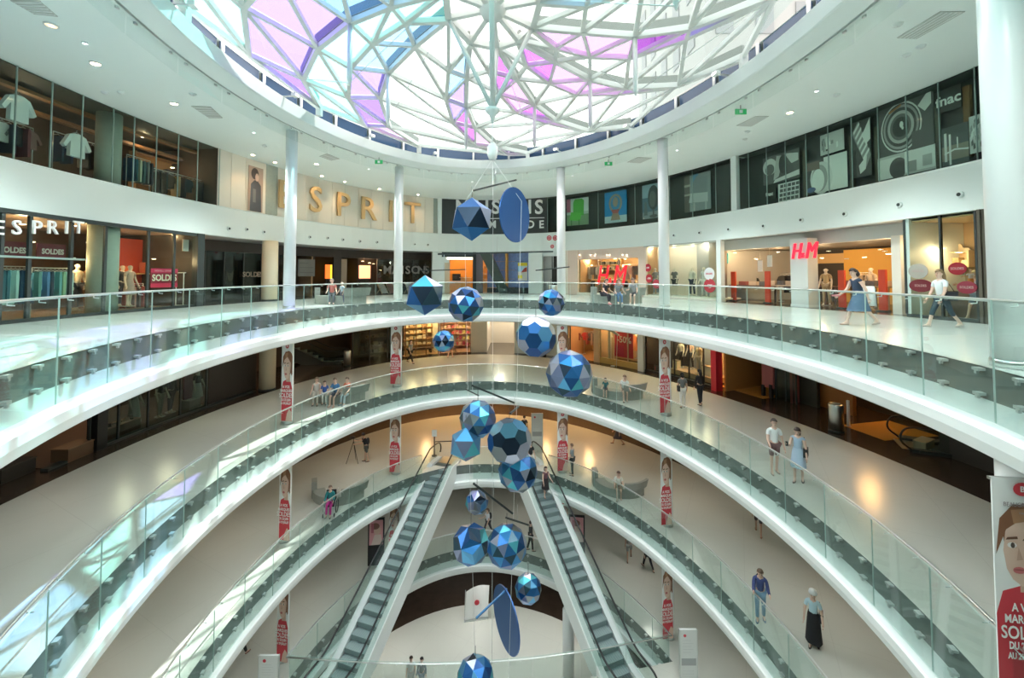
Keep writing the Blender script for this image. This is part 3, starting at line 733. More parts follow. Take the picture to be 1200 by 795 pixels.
def lens(d):
    for r_, v in ((.40,.62),(.375,.12),(.35,.30),(.31,.10),(.26,.42),(.21,.20),(.16,.07)): d.ell(.42,.48,r_*.95,r_*1.15,G(v),28)
    d.ell(.44,.52,.035,.06,G(.85)); d.ell(.46,.45,.02,.03,G(.7)); d.poly([(.74,.75),(.97,1),(.97,.72),(.86,.62)],G(.62)); d.poly([(.2,.82),(.45,.9),(.44,.86),(.22,.78)],(.45,.22,.09)); d.rect(.62,.0,1,.32,G(.16))
def street(d):
    d.rect(0,0,.42,.9,G(.60)); d.ell(.38,.45,.16,.4,G(.13)); d.rect(.5,.2,1,1,G(.66)); d.rect(.55,.2,.7,.6,G(.3)); d.rect(.8,.3,.95,.7,G(.42)); d.rect(0,0,1,.12,G(.10))
def bridge(d):
    d.rect(0,.12,1,.5,(.30,.27,.22)); d.rect(.1,.1,.2,.85,G(.62)); d.rect(.28,.0,.36,.8,G(.66)); d.poly([(.1,.28),(.5,.36),(1,.30),(1,.34),(.5,.40),(.1,.33)],G(.7)); d.rect(.58,.4,.63,.68,G(.6))
def bark(d):
    rnd = random.Random(9)
    for i in range(26): x, z = rnd.random()*.85, rnd.random()*.8; d.poly([(x,z),(x+.12,z+.05),(x+.08,z+.2),(x-.02,z+.12)],G(rnd.choice((.2,.32,.8,.62))))
poster(896, 939, 180, 213, .50, 'black and white photograph of curled petals in the upper right windows', petals, base=G(.16))
poster(914, 939, 213.5, 236, .50, 'black and white photograph of keys below the petals', keyboard, base=G(.62))
poster(947, 995.5, 184, 224, .50, 'photograph of a shiny tin lying on its side, upper right windows', tin, base=G(.10))
poster(965, 993, 155, 179, .50, 'small black and white city photograph above the shiny tin', city, base=G(.55))
poster(1003, 1025, 141, 207, .50, 'tall black and white photograph of guitar strings', guitar, base=G(.12))
poster(1034, 1099, 114, 178, .50, 'large black and white photograph of a camera lens', lens, base=G(.15))
poster(1031, 1099, 178, 209, .50, 'black and white street photograph below the camera lens', street, base=G(.45))
poster(1109, 1141, 147, 192, .50, 'photograph of a bridge and towers below the white shop lettering', bridge, base=(.09,.11,.11))
poster(1142.5, 1166, 134, 178, .50, 'grainy pale bark photograph at the right end of the upper windows', bark, base=G(.55))
poster(897, 911, 221, 233, .50, 'small black panel with white shop lettering under the petals', lambda d: d.text('fnac', .5,.45,.5,(.8,.8,.78),.01), base=G(.05))
poster(1104, 1134, 104, 130, .50, 'black panel with large white shop lettering in the upper right windows', lambda d: d.text('fnac', .5,.5,.62,(.95,.95,.92),.012), base=G(.05))
# fascia details: small recessed nozzles, red round pictogram signs
for i, (px, py) in enumerate(((268,268),(289,269),(309,272),(363,278),(384,279),(402,281),(422,283),(442,284),(486,286.5),(501.5,287),(790,276),(820,273),(854,269),(895,265),(939,258),(990,251),(1054,240),(1125,228))):
    c, rz = wp(px, 0, py, -.02); z = at_y(px, py, c.y).z
    t = thing('air_nozzle', 'small round air nozzle on the white fascia, %s from left' % nth(i), 'vent', (c.x, c.y, z), rz)
    b = MB(); b.tube([(0,.02,0), (0,-.05,0)], [.11,.09], 12); b.build('ring', M['white'], t); MB().tube([(0,-.045,0), (0,-.06,0)], .06, 10).build('opening', M['dark'], t)
for i, (px, py, r_, tx, lb) in enumerate(((643.5,279,.21,'S','left of two red round signs on the fascia above the far gallery'),(650.5,279,.21,'i','right of two red round signs on the fascia above the far gallery'),(647,289,.16,'P','small lower red round sign on the fascia above the far gallery'))):
    c, rz = wp(px, 0, py, -.03); z = at_y(px, py, c.y).z
    t = thing('round_sign', lb, 'sign', (c.x, c.y, z), rz); MB().tube([(0,.03,0),(0,0,0)], r_, 20).build('plate', M['red'], t)
    b = MB(); b.tube([(0,0,0),(0,-.004,0)], r_*.6, 16).build('ring', M['whitep'], t); MB().tube([(0,0,0),(0,-.007,0)], r_*.45, 16).build('symbol', M['red'], t)
# ceiling diffusers, downlights, detectors of the top ceiling
def ceil_rect(pts, label):
    c = sum((at_z(*p, ZC) for p in pts), Vector())/4; v = [at_z(*p, ZC)-c for p in pts]
    t = thing('ceiling_vent', label, 'vent', (c.x, c.y, ZC))
    gm = mat('vent_grey', (.50,.53,.50), .6)
    MB().add([(p.x, p.y, -.02) for p in v]+[(p.x, p.y, 0) for p in v], [(0,1,2,3),(7,6,5,4),(0,4,5,1),(1,5,6,2),(2,6,7,3),(3,7,4,0)]).build('frame', gm, t)
    b = MB()
    for i in range(5):
        f = (i+.5)/5; a, d = v[0].lerp(v[3], f), v[1].lerp(v[2], f); b = MB(); b.bar((a.x*.96,a.y*.96,-.024), (d.x*.96,d.y*.96,-.024), .02, .012); b.build('slat', M['ledge'], t)
ceil_rect([(12,0),(46,0),(68,19),(40,16)], 'large grey ceiling vent in the top left corner')
ceil_rect([(224,124),(247,125),(261,138),(245,138)], 'grey ceiling vent left of the outer left column top')
ceil_rect([(1051,44),(1102,13),(1131,13),(1074,45)], 'large grey ceiling vent at the upper right')
ceil_rect([(863,147),(886,136),(901,136),(880,148)], 'grey ceiling vent right of the outer right column top')
ceil_rect([(374,183),(383,180),(398,186),(388,188)], 'small grey ceiling vent near the gold letters')
ceil_rect([(735,190),(748,184),(764,185),(750,191)], 'small grey ceiling vent near the furniture pictures')
for i, (px, py, w) in enumerate(((112,74,45),(204,121,45),(371,192,30),(925.5,131.5,45),(60,29,0))):
    lamp(at_z(px, py, ZC), 'round recessed light in the top ceiling, %s from left' % nth([1,2,3,4,0][i]), w, (1,.74,.45), .12, 9 if w else .6, spot=140 if w else None)
for i, (px, py) in enumerate(((142,108),(123,108),(226,110),(1062,64),(1079,54),(876,154),(873,163),(980,111),(1052,28),(310,171))):
    p = at_z(px, py, ZC); t = thing('smoke_detector', 'small round detector on the top ceiling, %s of ten in order of listing from left' % nth([1,0,2,8,9,5,4,6,7,3][i]), 'detector', p)
    MB().lathe([(.0,-.07), (.09,-.06), (.12,-.01), (.12,0)], 14).build('body', M['white'], t); MB().lathe([(.0,-.08),(.03,-.078),(.03,-.06)], 8).build('sensor', M['ledge'], t)
for i, (px, py, tx) in enumerate(((444,190,'left'),(713,192,'right'),(868,131,'far right'))):
    c = at_z(px, py, ZC-.25); t = thing('exit_sign', 'small green exit sign behind the smoke curtain, at the %s' % tx, 'sign', c)
    MB().box((0,0,0), (.42,.05,.2)).build('box', mat('exit_green', (.02,.35,.10), .4, emit=(.05,.6,.2), es=.12), t); MB().box((.0,-.03,0), (.12,.01,.12)).build('arrow', M['whitep'], t)
    MB().tube([(0,0,.1),(0,0,.25)], .015, 5).build('stem', M['dark'], t)
# =========================================================== third gallery shop fronts (floor z 15)
Z3 = 15.0; ZT = ZF
warm = mat('shop_warm_wall', (.45,.28,.15), .7); warm2 = mat('shop_beige_wall', (.62,.47,.32), .6); dk = mat('shop_dark_wall', (.05,.04,.035), .6)
# --- glazed clothes shop at the left
fr = Front('shop_front', 'glazed clothes shop front at the left of the top gallery, dark posts and white letters', 'shop front', -40, 232, Z3, ZT)
panes(fr, [-40, 0, 33, 82, 122, 172.5, 203, 229], Z3+.05, ZT-.02, .1, M['gwin'], M['dark'], mw=.10)
fr.curve('head_rail', -40, 232, ZT-.14, ZT, .02, .2, M['dark']); fr.curve('sill', -40, 232, Z3, Z3+.10, .02, .2, M['dark'])
fr.curve('transom', -40, 100, Z3+2.0, Z3+2.06, .04, .08, mull)
fr.curve('back_wall', -60, 234, Z3, ZT, 5.5, .1, bk); fr.side('partition', 232, Z3, ZT, .2, 5.5, dk)
fr.chord('corner_post', 228, 236, Z3, ZT, .1, .3, M['dark'])
fr.curve('shop_floor', -40, 230, Z3+.005, Z3+.02, .3, 5.0, cmat((.35,.20,.11), .3)); fr.curve('shop_ceiling', -40, 230, ZT-.05, ZT-.01, .3, 5.0, cmat((.30,.20,.14), .7))
t = thing('column', 'grey green concrete column inside the glazed clothes shop at the left', 'column', wp(120.5, Z3, 315, .62)[0]); MB().lathe([(.47,0),(.47,ZT-Z3-.06)], 24).build('shaft', M['concrete'], t)
sg = thing('wall_sign', 'white shop name letters on the glass at the left of the top gallery', 'sign', wp(45, CAM_Z+1.54, 265)[0])
sigrow('ESPRIT', [-2,19.5,43,61.5,78,92], 267.5, .62, .004, m=mat('sign_white', (.85,.86,.84), .4, emit=(1,1,1), es=.06), sgn=sg, depth=.06)
for (px0,px1,py0,py1,lb) in ((-6,30,283,303,'red sale banner with pale letters behind the glass at the left edge'),(42,76,286,304,'red sale banner with pale letters behind the glass, right of the left edge one')):
    poster(px0, px1, py0, py1, 1.0, lb, lambda d: d.text('SOLDES', .55,.48,.46,(.72,.66,.60),.01,.85), base=(.16,.02,.035), cat='banner')
poster(177, 208.5, 315, 337, .45, 'bright red sale poster with white letters on the glazed clothes shop', lambda d: (d.rect(0,0,1,.22,(.72,.03,.09)), d.rect(0,.78,1,1,(.72,.03,.12)), d.text('SOLDES',.5,.5,.46,(.88,.86,.66),.012,.9), d.text('NOUVELLE DEMARQUE',.5,.88,.13,(.85,.6,.62),0,.85)), base=(.30,.02,.04))
rack(-6, 30, Z3, .9, 1.75, [(.02,.12,.16),(.03,.14,.18),(.35,.55,.52),(.45,.66,.62),(.02,.06,.12),(.03,.08,.15),(.02,.05,.10)], 'at the left edge of the glazed clothes shop', ('side','side','dress','side'))
rack(37, 80, Z3, .9, 1.72, [(.12,.28,.26),(.20,.42,.46),(.10,.22,.40),(.04,.06,.09),(.24,.42,.40),(.14,.36,.36),(.30,.48,.30),(.40,.62,.58),(.50,.66,.62)], 'left of column in glazed clothes shop', ('side','top','side'))
rack(140, 168, Z3, 2.0, 1.1, [(.30,.06,.05),(.12,.10,.10),(.40,.20,.18),(.15,.12,.12),(.45,.12,.12)], 'right of column in glazed clothes shop')
t = thing('display_wall', 'red lit display wall with shelf inside the glazed clothes shop', 'display', wp(155, Z3, 300, 3.0)[0], wp(155,0,300,3.0)[1])
MB().box((0,.05,2.1), (3.0,.1,2.2)).build('panel', mat('red_display', (.42,.05,.03), .6), t); MB().box((0,-.2,1.55), (3.0,.5,.06)).build('shelf', cmat((.5,.25,.1),.5), t); MB().box((-.5,-.2,1.75), (.5,.3,.3)).build('bag', cmat((.65,.12,.03),.6), t); MB().box((.6,-.2,1.85), (.6,.3,.5)).build('box', cmat((.5,.10,.04),.6), t)
b_, rz = wp(222, Z3+2.9, 284, .5); t = thing('hanging_board', 'white square board hanging at the right end of the glazed clothes shop', 'sign', b_, rz); MB().box((0,0,.0), (.72,.04,.55)).build('board', M['panelw'], t); MB().tube([(0,0,.27),(0,0,.55)], .01, 4).build('cord', M['steel'], t)
b_, rz = wp(216, Z3, 345, .8); t = thing('glass_showcase', 'slim pale framed showcase beside the red sale poster', 'showcase', b_, rz)
for sx in (-.25,.25):
    for sy in (-.2,.2): MB().bar((sx,sy,0),(sx,sy,1.6),.03).build('post', M['ledge'], t)
for z in (.06,.8,1.6): MB().box((0,0,z),(.55,.45,.03)).build('shelf', M['ledge'], t)
for i, (px, py) in enumerate(((27,262),(41,259),(53,262),(89,264),(104,284),(38,283),(85,302),(173,271),(182,272),(204,275),(213,278),(190,294),(180,303),(98,320))):
    y = wp(px,0,off=1.2+(i%3)*1.1)[0].y; p = at_y(px, py, y); lamp(p, 'warm spot lamp inside the glazed clothes shop, %s in the row from left' % nth([1,3,4,7,8,2,6,9,11,13,12,5,10,0][i] if i<14 else i), 34 if i % 2 == 0 else 16, (1,.66,.34), .07, 12)
# --- dark arcade behind the left columns
fr = Front('shop_front', 'dark recessed shop fronts behind the left columns of the top gallery', 'shop front', 232, 520, Z3, ZT, 2.6)
fr.curve('bulkhead', 236, 520, ZT-.62, ZT-.0, 2.5, .3, dk); fr.curve('back_wall', 236, 520, Z3, ZT, 5.8, .1, dk)
fr.curve('shop_floor', 232, 516, Z3+.004, Z3+.012, .1, 5.6, cmat((.12,.12,.115), .15))
panes(fr, [240, 262, 285, 306], Z3, ZT-.62, 2.6, M['gdark'], M['dark']); panes(fr, [326, 346], Z3, ZT-.62, 2.6, M['gdark'], M['dark'])
panes(fr, [442, 462, 484, 505], Z3, ZT-.62, 2.6, M['gdark'], M['dark'])
fr.side('partition', 375, Z3, ZT, 2.6, 5.8, dk); fr.side('partition', 394, Z3, ZT, 2.6, 5.8, warm); fr.side('partition', 441, Z3, ZT, 2.6, 5.8, dk); fr.chord('lit_panel', 399, 406, Z3, ZT-.7, 2.9, .1, warm2); fr.chord('dark_post', 390, 399, Z3, ZT-.62, 2.6, .2, dk)
sg = thing('wall_sign', 'dim pale lettering in the dark window left of the beige column', 'sign', wp(297, Z3+1.9, 320, 2.5)[0]); sigrow('SOLDES', [286,290.5,295,299.5,303,306], 322, .42, .01, m=cmat((.42,.32,.24),.5), off=2.45, sgn=sg, depth=.02)
poster(264, 276, 306, 334, 2.9, 'dim fashion photograph of a face in the dark arcade', lambda d: (d.ell(.5,.5,.32,.36,(.30,.20,.14)), d.ell(.4,.72,.38,.24,(.03,.025,.02)), d.rect(.3,.4,.45,.44,(.05,.03,.02))), base=(.04,.03,.025))
poster(349, 369, 304, 324, 2.5, 'grey notice board right of the outer left column in the arcade', lambda d: (d.rect(.1,.2,.9,.24,(.14,.14,.13)), d.rect(.1,.5,.9,.53,(.14,.14,.13)), d.rect(.1,.75,.6,.79,(.14,.14,.13))), base=(.20,.195,.18))
sg = thing('wall_sign', 'grey furniture shop lettering on the dark front beside the inner left column', 'sign', wp(470, Z3+2.2, 318, 2.5)[0]); sigrow('MAISONS', [454,464,472,478,487,494,500], 317, .95, .02, m=cmat((.34,.33,.31),.5), off=2.45, sgn=sg, depth=.03)
c, rz = wp(315.5, Z3, 350, -1.4); t = thing('column', 'beige round column standing in front of the dark arcade on the top gallery', 'column', at_z(315.5, 353, Z3)); MB().lathe([(.42,0),(.42,ZT-Z3)], 28).build('shaft', M['beigecol'], t); MB().lathe([(.43,0),(.43,.1)], 28).build('base_ring', M['dark'], t)
for i, (px, py, w) in enumerate(((272,292,40),(298,293,0),(364,299,40),(381,298,0),(392,318,0),(448,300,0),(425,306,40),(433,308,40),(438,309,0))):
    p = at_z(px, py, ZT-.0) if i < 4 else at_y(px, py, wp(px,0,off=3.6)[0].y)
    if p.y > 45 or p.y < 5: p = at_y(px, py, wp(px,0,off=1.0)[0].y)
    lamp(p, 'small warm light of the dark arcade, %s from left' % nth([0,1,2,3,4,8,5,6,7][i]), w, (1,.62,.3), .08, 9)
for px, c_, lb, w in ((384, (.75,.12,.02), 'glowing red lamp panel in the arcade shop', .35), (389, (.7,.5,.03), 'glowing yellow panel beside the red one in the arcade', .3), (427, (.8,.30,.16), 'warm pinkish glowing display in the arcade entrance', 1.0)):
    c, rz = wp(px, Z3+1.2, 318, 4.5); t = thing('lit_display', lb, 'display', c, rz); MB().box((0,0,.6), (w,.15,1.1)).build('panel', mat('lit_%d' % px, c_, .5, emit=c_, es=1.2), t); MB().box((0,0,.02), (w+.1,.3,.06)).build('base', M['dark'], t); MB().box((0,.0,-.6), (w*.8,.2,1.2)).build('plinth', M['dark'], t)
for i, px in enumerate((448, 458, 480, 497)):
    c, rz = wp(px, Z3, 345, 1.4); t = thing('deck_chair', 'striped folding deck chair, %s from left in front of the dark front' % nth(i), 'chair', c, rz, 'deck chairs before the dark shop front')
    for s in (-.28,.28): MB().bar((s,-.5,.05),(s,.45,.95),.04).build('frame_rail', cmat((.3,.2,.12),.5), t); MB().bar((s,.45,.05),(s,-.3,.5),.04).build('leg', cmat((.3,.2,.12),.5), t)
    MB().add([(-.27,-.45,.12),(.27,-.45,.12),(.27,.42,.92),(-.27,.42,.92),(-.27,-.45,.10),(.27,-.45,.10),(.27,.42,.90),(-.27,.42,.90)], [(0,1,2,3),(7,6,5,4)]).build('sling', cmat((.40,.40,.38) if i%2==0 else (.25,.12,.10),.8), t)
# --- far end: kitchen shop, slanted escalator cladding, blue tiled wall, doors
fr = Front('shop_front', 'orange lit shop with shelves at the far end of the top gallery', 'shop front', 507, 580, Z3, ZT, .5)
fr.chord('side_wall', 506, 526, Z3, ZT, .6, .3, M['white']); fr.chord('door_frame', 521, 527, Z3, ZT-.9, .45, .1, M['beigecol'])
fr.curve('lit_canopy', 524, 554, ZT-.62, ZT-.42, .4, .3, mat('canopy_lit', (.9,.88,.8), .5, emit=(1,.92,.75), es=1.0)); fr.curve('bulkhead', 518, 560, ZT-.42, ZT, .35, .4, M['dark'])
fr.chord('dark_pillar', 554, 558, Z3, ZT, .3, .4, M['black']); fr.chord('grey_pillar', 558, 566, Z3, ZT, .5, .4, cmat((.13,.12,.14),.5))
ow = mat('orange_wall', (.75,.36,.07), .6); fr.curve('back_wall', 520, 592, Z3, ZT, 4.6, .1, ow); fr.curve('shop_floor', 520, 592, Z3+.004, Z3+.015, .4, 4.2, cmat((.50,.26,.10),.3)); fr.side('partition', 592, Z3, ZT, .4, 4.6, ow); fr.side('partition', 522, Z3, ZT, .8, 4.6, ow)
shelf_unit(571, Z3+.9, 4.0, 2.0, 1.9, 3, [(.10,.08,.06),(.30,.20,.12),(.6,.5,.4)], 'orange lit bottle shelves, in the far end shop', cmat((.6,.34,.12),.5), 6)
for px, w, h, m_, lb in ((534,1.2,1.0,cmat((.72,.50,.26),.5),'wooden counter with a dark oven at the left of the far orange shop'),(545,1.0,1.3,cmat((.80,.45,.14),.5),'tall orange counter in the far shop'),(568,1.8,.95,cmat((.80,.52,.26),.5),'pale counter under the far bottle shelves'),(580,1.4,1.0,cmat((.85,.50,.22),.5),'orange counter at the foot of the slanted cladding')):
    c, rz = wp(px, Z3, 340, 2.2); t = thing('counter', lb, 'counter', c, rz); MB().box((0,0,h/2),(w,.6,h)).build('body', m_, t); MB().box((0,-.02,h+.02),(w+.06,.68,.04)).build('top', cmat((.85,.7,.5),.3), t)
    if px == 534: MB().box((.05,-.05,h+.35),(.7,.5,.6)).build('oven', M['black'], t); MB().box((-.1,-.31,h+.35),(.4,.02,.3)).build('oven_door', M['dark'], t)
for i, (px, w) in enumerate(((533,55),(546,55),(570,55))): c, rz = wp(px, ZT-.1, 300, 2.4); lamp(c, 'orange ceiling lamp of the far end shop, %s from left' % nth(i), w, (1,.62,.25), .1, 12)
# slanted dark cladding of an escalator going up
sl = thing('escalator_cladding', 'dark green slanted escalator cladding rising to the left at the far end', 'escalator', (0,0,0))
a, rz = wp(590.5, Z3, 340, .0); b, _ = wp(566, ZT, 295, .0); sl.location = a
d = Vector((b.x-a.x, b.y-a.y, ZT-Z3)); ux = Vector((math.cos(rz), math.sin(rz), 0)); dx = d.dot(ux)
MB().prism([(-.35,0),(.45,0),(dx+.55,ZT-Z3),(dx-.35,ZT-Z3)], -.1, .75).build('cladding', cmat((.05,.08,.07),.4), sl).rotation_euler = (0,0,rz)
# blue tiled wall
fr = Front('tiled_wall', 'blue mosaic wall with a bright poster at the far end of the top gallery', 'wall panel', 571, 620, Z3, ZT, 1.2)
bt = mat('mosaic_blue', (.22,.32,.62), .3, noise=.35, nscale=5)
xs = [571+i*7 for i in range(8)]
for a, b in zip(xs, xs[1:]):
    for j in range(4): fr.chord('tile_panel', a, b, Z3+.45+j*.76, Z3+.45+(j+1)*.76-.02, 1.2, .08, bt, gap=.02)
fr.chord('plinth', 571, 620, Z3, Z3+.42, 1.1, .2, M['dark']); fr.chord('lit_strip', 593, 595, Z3+.6, Z3+2.6, 1.12, .06, mat('pale_strip', (.75,.8,.85), .4, emit=(.8,.9,1), es=.3))
poster(607, 618, 308, 329, 1.1, 'bright yellow and sky coloured poster on the blue mosaic wall', lambda d: (d.rect(0,0,1,.5,(.80,.78,.72)), d.rect(0,.12,.45,.3,(.85,.75,.05)), d.rect(0,.82,1,1,(.9,.75,.05)), d.poly([(.3,.45),(.95,.5),(.95,.75),(.7,.7)],(.6,.08,.05)), d.rect(0,.5,.45,.8,(.35,.65,.85))), base=(.6,.75,.85))
fr = Front('wall_panel', 'white wall with grey and black doors right of the blue mosaic', 'wall panel', 620, 664, Z3, ZT, .2)
fr.chord('panel', 620, 636, Z3, ZT, .1, .3, M['white']); fr.chord('grey_door', 636, 647, Z3, ZT-.4, .6, .1, cmat((.42,.42,.40),.5)); fr.chord('black_door', 647, 654, Z3, ZT-.2, .5, .1, M['black']); fr.chord('panel', 654, 666, Z3, ZT, .1, .3, M['panelw']); fr.chord('lintel', 636, 655, ZT-.4, ZT, .3, .2, M['white'])
c = at_z(648, 351, Z3); t = thing('litter_bin', 'steel litter bin behind the small ball at the far end of the top gallery', 'bin', c); MB().lathe([(.27,0),(.27,.85),(.25,.88),(.17,.88),(.17,.8)], 18).build('body', M['steel'], t); MB().lathe([(.28,.02),(.28,.08)], 18).build('base', M['dark'], t)
# --- fashion shop windows with the red sign (right of centre)
fr = Front('shop_front', 'beige fashion shop window with clothes inside and a red hanging sign', 'shop front', 664, 752, Z3, ZT)
pin = mat('shop_rose_wall', (.70,.55,.46), .6)
for a, b in ((665,678),(749,758)): fr.chord('wall_panel', a, b, Z3, ZT, .1, .2, pin)
fr.curve('head', 678, 749, ZT-.75, ZT, .1, .2, pin); fr.curve('plinth', 664, 752, Z3, Z3+.18, .0, .3, M['panelw'])
panes(fr, [678, 701, 725, 749], Z3+.18, ZT-.75, .15, M['gwin'], cmat((.25,.2,.16),.4), mw=.05)
fr.curve('back_wall', 676, 752, Z3, ZT, 3.2, .1, warm); fr.side('partition', 677, Z3, ZT, .3, 3.2, warm); fr.side('partition', 750, Z3, ZT, .3, 3.2, warm); fr.curve('shop_ceiling', 676, 752, ZT-.3, ZT-.25, .3, 3.0, warm)
shelf_unit(684, Z3+.2, 2.7, 1.6, 2.6, 4, [(.10,.08,.08),(.35,.2,.12),(.5,.4,.3)], 'warm shelves, at the left of the fashion shop window', items=3)
shelf_unit(716, Z3+1.9, 2.8, 2.0, .9, 2, [(.05,.05,.05),(.15,.12,.10)], 'dark high shelves, in the middle of the fashion shop window', items=4)
rack(687, 703, Z3+.3, 1.5, 2.0, [(.45,.40,.36),(.60,.55,.50),(.30,.28,.27),(.12,.12,.13),(.5,.45,.42)], 'left inside the fashion shop window', ('top','side'))
rack(730, 748, Z3+.3, 1.5, 2.0, [(.55,.48,.40),(.62,.55,.48),(.60,.38,.34),(.5,.32,.30),(.2,.2,.2)], 'right inside the fashion shop window', ('top','side'))
rack(684, 746, Z3+.1, 1.9, 1.1, [(.05,.05,.06),(.07,.07,.08),(.10,.09,.09),(.06,.06,.08),(.12,.10,.10),(.35,.28,.22),(.06,.06,.07),(.08,.08,.08)], 'low down inside the fashion shop window')
sg = thing('hanging_sign', 'large red double letter sign with an ampersand hanging in the fashion shop window', 'sign', wp(715, CAM_Z, 328, -.15)[0], wp(715,0,328,-.15)[1])
def hmsign(t, s, m, m2=None):
    for x, ch in ((-.74,'H'), (.74,'M')): lettering('letter', ch, 2.1*s, m, t, (x*s,0,0), .10, .0, 0, .30, sx=.66)
    lettering('letter', '&', .7*s, m, t, (-.06*s,-.0,-.36*s), .08, .0, 0, .2, sx=.8)
hmsign(sg, .98, M['redlit'])
for dx in (-.8,.8): MB().tube([(dx,0,.7),(dx,0,1.9)], .01, 4).build('cord', M['steel'], sg)
for i, px in enumerate((679,692,697,711,714,729,734)): c, rz = wp(px, 0, 297, .06); z = at_y(px, 298, c.y).z; lamp((c.x,c.y,z), 'small spot above the fashion shop window, %s from left' % nth(i), 0, (1,.85,.65), .06, 6)
for i, (px, py) in enumerate(((711,303),(721,303),(733,303),(690,305))): c, rz = wp(px, 0, 303, 1.5); z = at_y(px, py, c.y).z; lamp((c.x,c.y,z), 'warm lamp inside the fashion shop window, %s of four' % nth([1,2,3,0][i]), 60, (1,.7,.4), .08, 12)
# --- second fashion window with mannequins
fr = Front('shop_front', 'pale shop window with standing mannequins, right of the red hanging sign', 'shop front', 755, 846, Z3, ZT)
panes(fr, [758, 787, 816, 843], Z3+.15, ZT-.05, .1, M['gwin'], None); fr.curve('plinth', 752, 846, Z3, Z3+.15, .0, .3, M['panelw']); fr.curve('head_rail', 752, 846, ZT-.08, ZT, .0, .2, cmat((.4,.42,.38),.4))
fr.curve('back_wall', 752, 845, Z3, ZT, 1.9, .1, mat('window_backdrop', (.74,.66,.55), .6)); fr.curve('ledge', 752, 845, Z3+.1, Z3+.18, .3, 1.6, M['panelw']); fr.chord('end_post', 842, 847, Z3, ZT, .05, .3, M['ledge'])
for i, (px, py, r_, c_, lb) in enumerate(((759,314,.26,(.50,.03,.05),'upper red round sticker on the pale shop window'),(760.5,326.5,.28,(.50,.03,.05),'lower red round sticker on the pale shop window'),(769,333,.30,(.45,.05,.08),'red round floor sign in front of the left mannequin'),(831.5,335,.40,(.48,.04,.06),'large red round disc sign at the right of the mannequins'),(831,321,.36,(.70,.72,.74),'pale round disc sign above the large red disc'))):
    c, rz = wp(px, 0, py, -.0); z = at_y(px, py, c.y).z; t = thing('round_sign', lb, 'sign', (c.x,c.y,z), rz); MB().tube([(0,.02,0),(0,0,0)], r_, 22).build('disc', cmat(c_,.45), t)
    lettering('lettering', '-50%' if i in (0,1,3) else 'SOLDES', r_*.5 if i in (0,1,3) else r_*.36, M['whitep'] if i != 4 else M['red'], t, (0,-.006,0), .004, .004)
for i, px in enumerate((764, 790, 812, 828)): c, rz = wp(px, ZT-.1, 300, 1.0); lamp(c, 'warm lamp over the mannequin window, %s from left' % nth(i), 24, (1,.86,.70), .07, 10)
# --- entrance of the fashion shop
fr = Front('shop_front', 'wide shop entrance with red security gates at the right of the top gallery', 'shop front', 846, 1060, Z3, ZT, 1.2)
fr.curve('bulkhead', 846, 1060, ZT-.55, ZT, 1.0, .3, mat('bulkhead_grey', (.52,.54,.52), .5), n=10); fr.curve('back_wall', 846, 1062, Z3, ZT, 6.5, .1, dk, n=10); fr.curve('shop_floor', 846, 1062, Z3+.004, Z3+.012, 1.2, 5.2, cmat((.22,.16,.12),.2), n=10)
fr.curve('shop_ceiling', 846, 1062, ZT-.5, ZT-.45, 1.3, 5.0, cmat((.14,.13,.12),.7), n=10); fr.chord('side_post', 846, 850, Z3, ZT-.55, 1.0, .3, cmat((.25,.2,.16),.5)); fr.chord('side_post', 1049, 1060, Z3, ZT-.5, .8, .3, M['panelw'])
fr.curve('back_strip', 860, 1040, ZT-1.3, ZT-.75, 6.3, .1, mat('lit_backwall', (.7,.45,.2), .6)); fr.chord('orange_wall', 990, 1050, Z3, ZT-.6, 6.2, .1, mat('orange_back', (.72,.40,.08), .6))
pl = thing('pillar', 'square grey white pillar in the middle of the shop entrance carrying a red sign', 'pillar', wp(943, Z3, 350, .6)[0], wp(943,0,350,.6)[1]); MB().box((0,0,1.6), (.88,.6,3.2)).build('shaft', mat('pillar_grey', (.60,.62,.60), .5), pl); MB().box((0,0,.06), (.92,.64,.12)).build('base', M['ledge'], pl)
sg = thing('hanging_sign', 'glowing red double letter sign on the grey white pillar', 'sign', (0,0,0)); c, rz = wp(941, 0, 295, .25); sg.location = (c.x, c.y, at_y(941,295,c.y).z); sg.rotation_euler = (0,0,rz); hmsign(sg, .5, mat('neon_red', (.9,.02,.05), .4, emit=(1,.015,.05), es=.6))
for i, px in enumerate((860, 900, 987, 1035)):
    c, rz = wp(px, Z3, 345, 1.3); t = thing('security_gate', 'red anti theft gate at the shop entrance, %s from left' % nth(i), 'gate', c, rz, 'red gates of the shop entrance'); MB().box((0,0,.85),(.28,.10,1.7)).build('panel', mat('gate_red', (.50,.05,.02), .4), t); MB().box((0,0,.03),(.36,.3,.06)).build('foot', M['dark'], t)
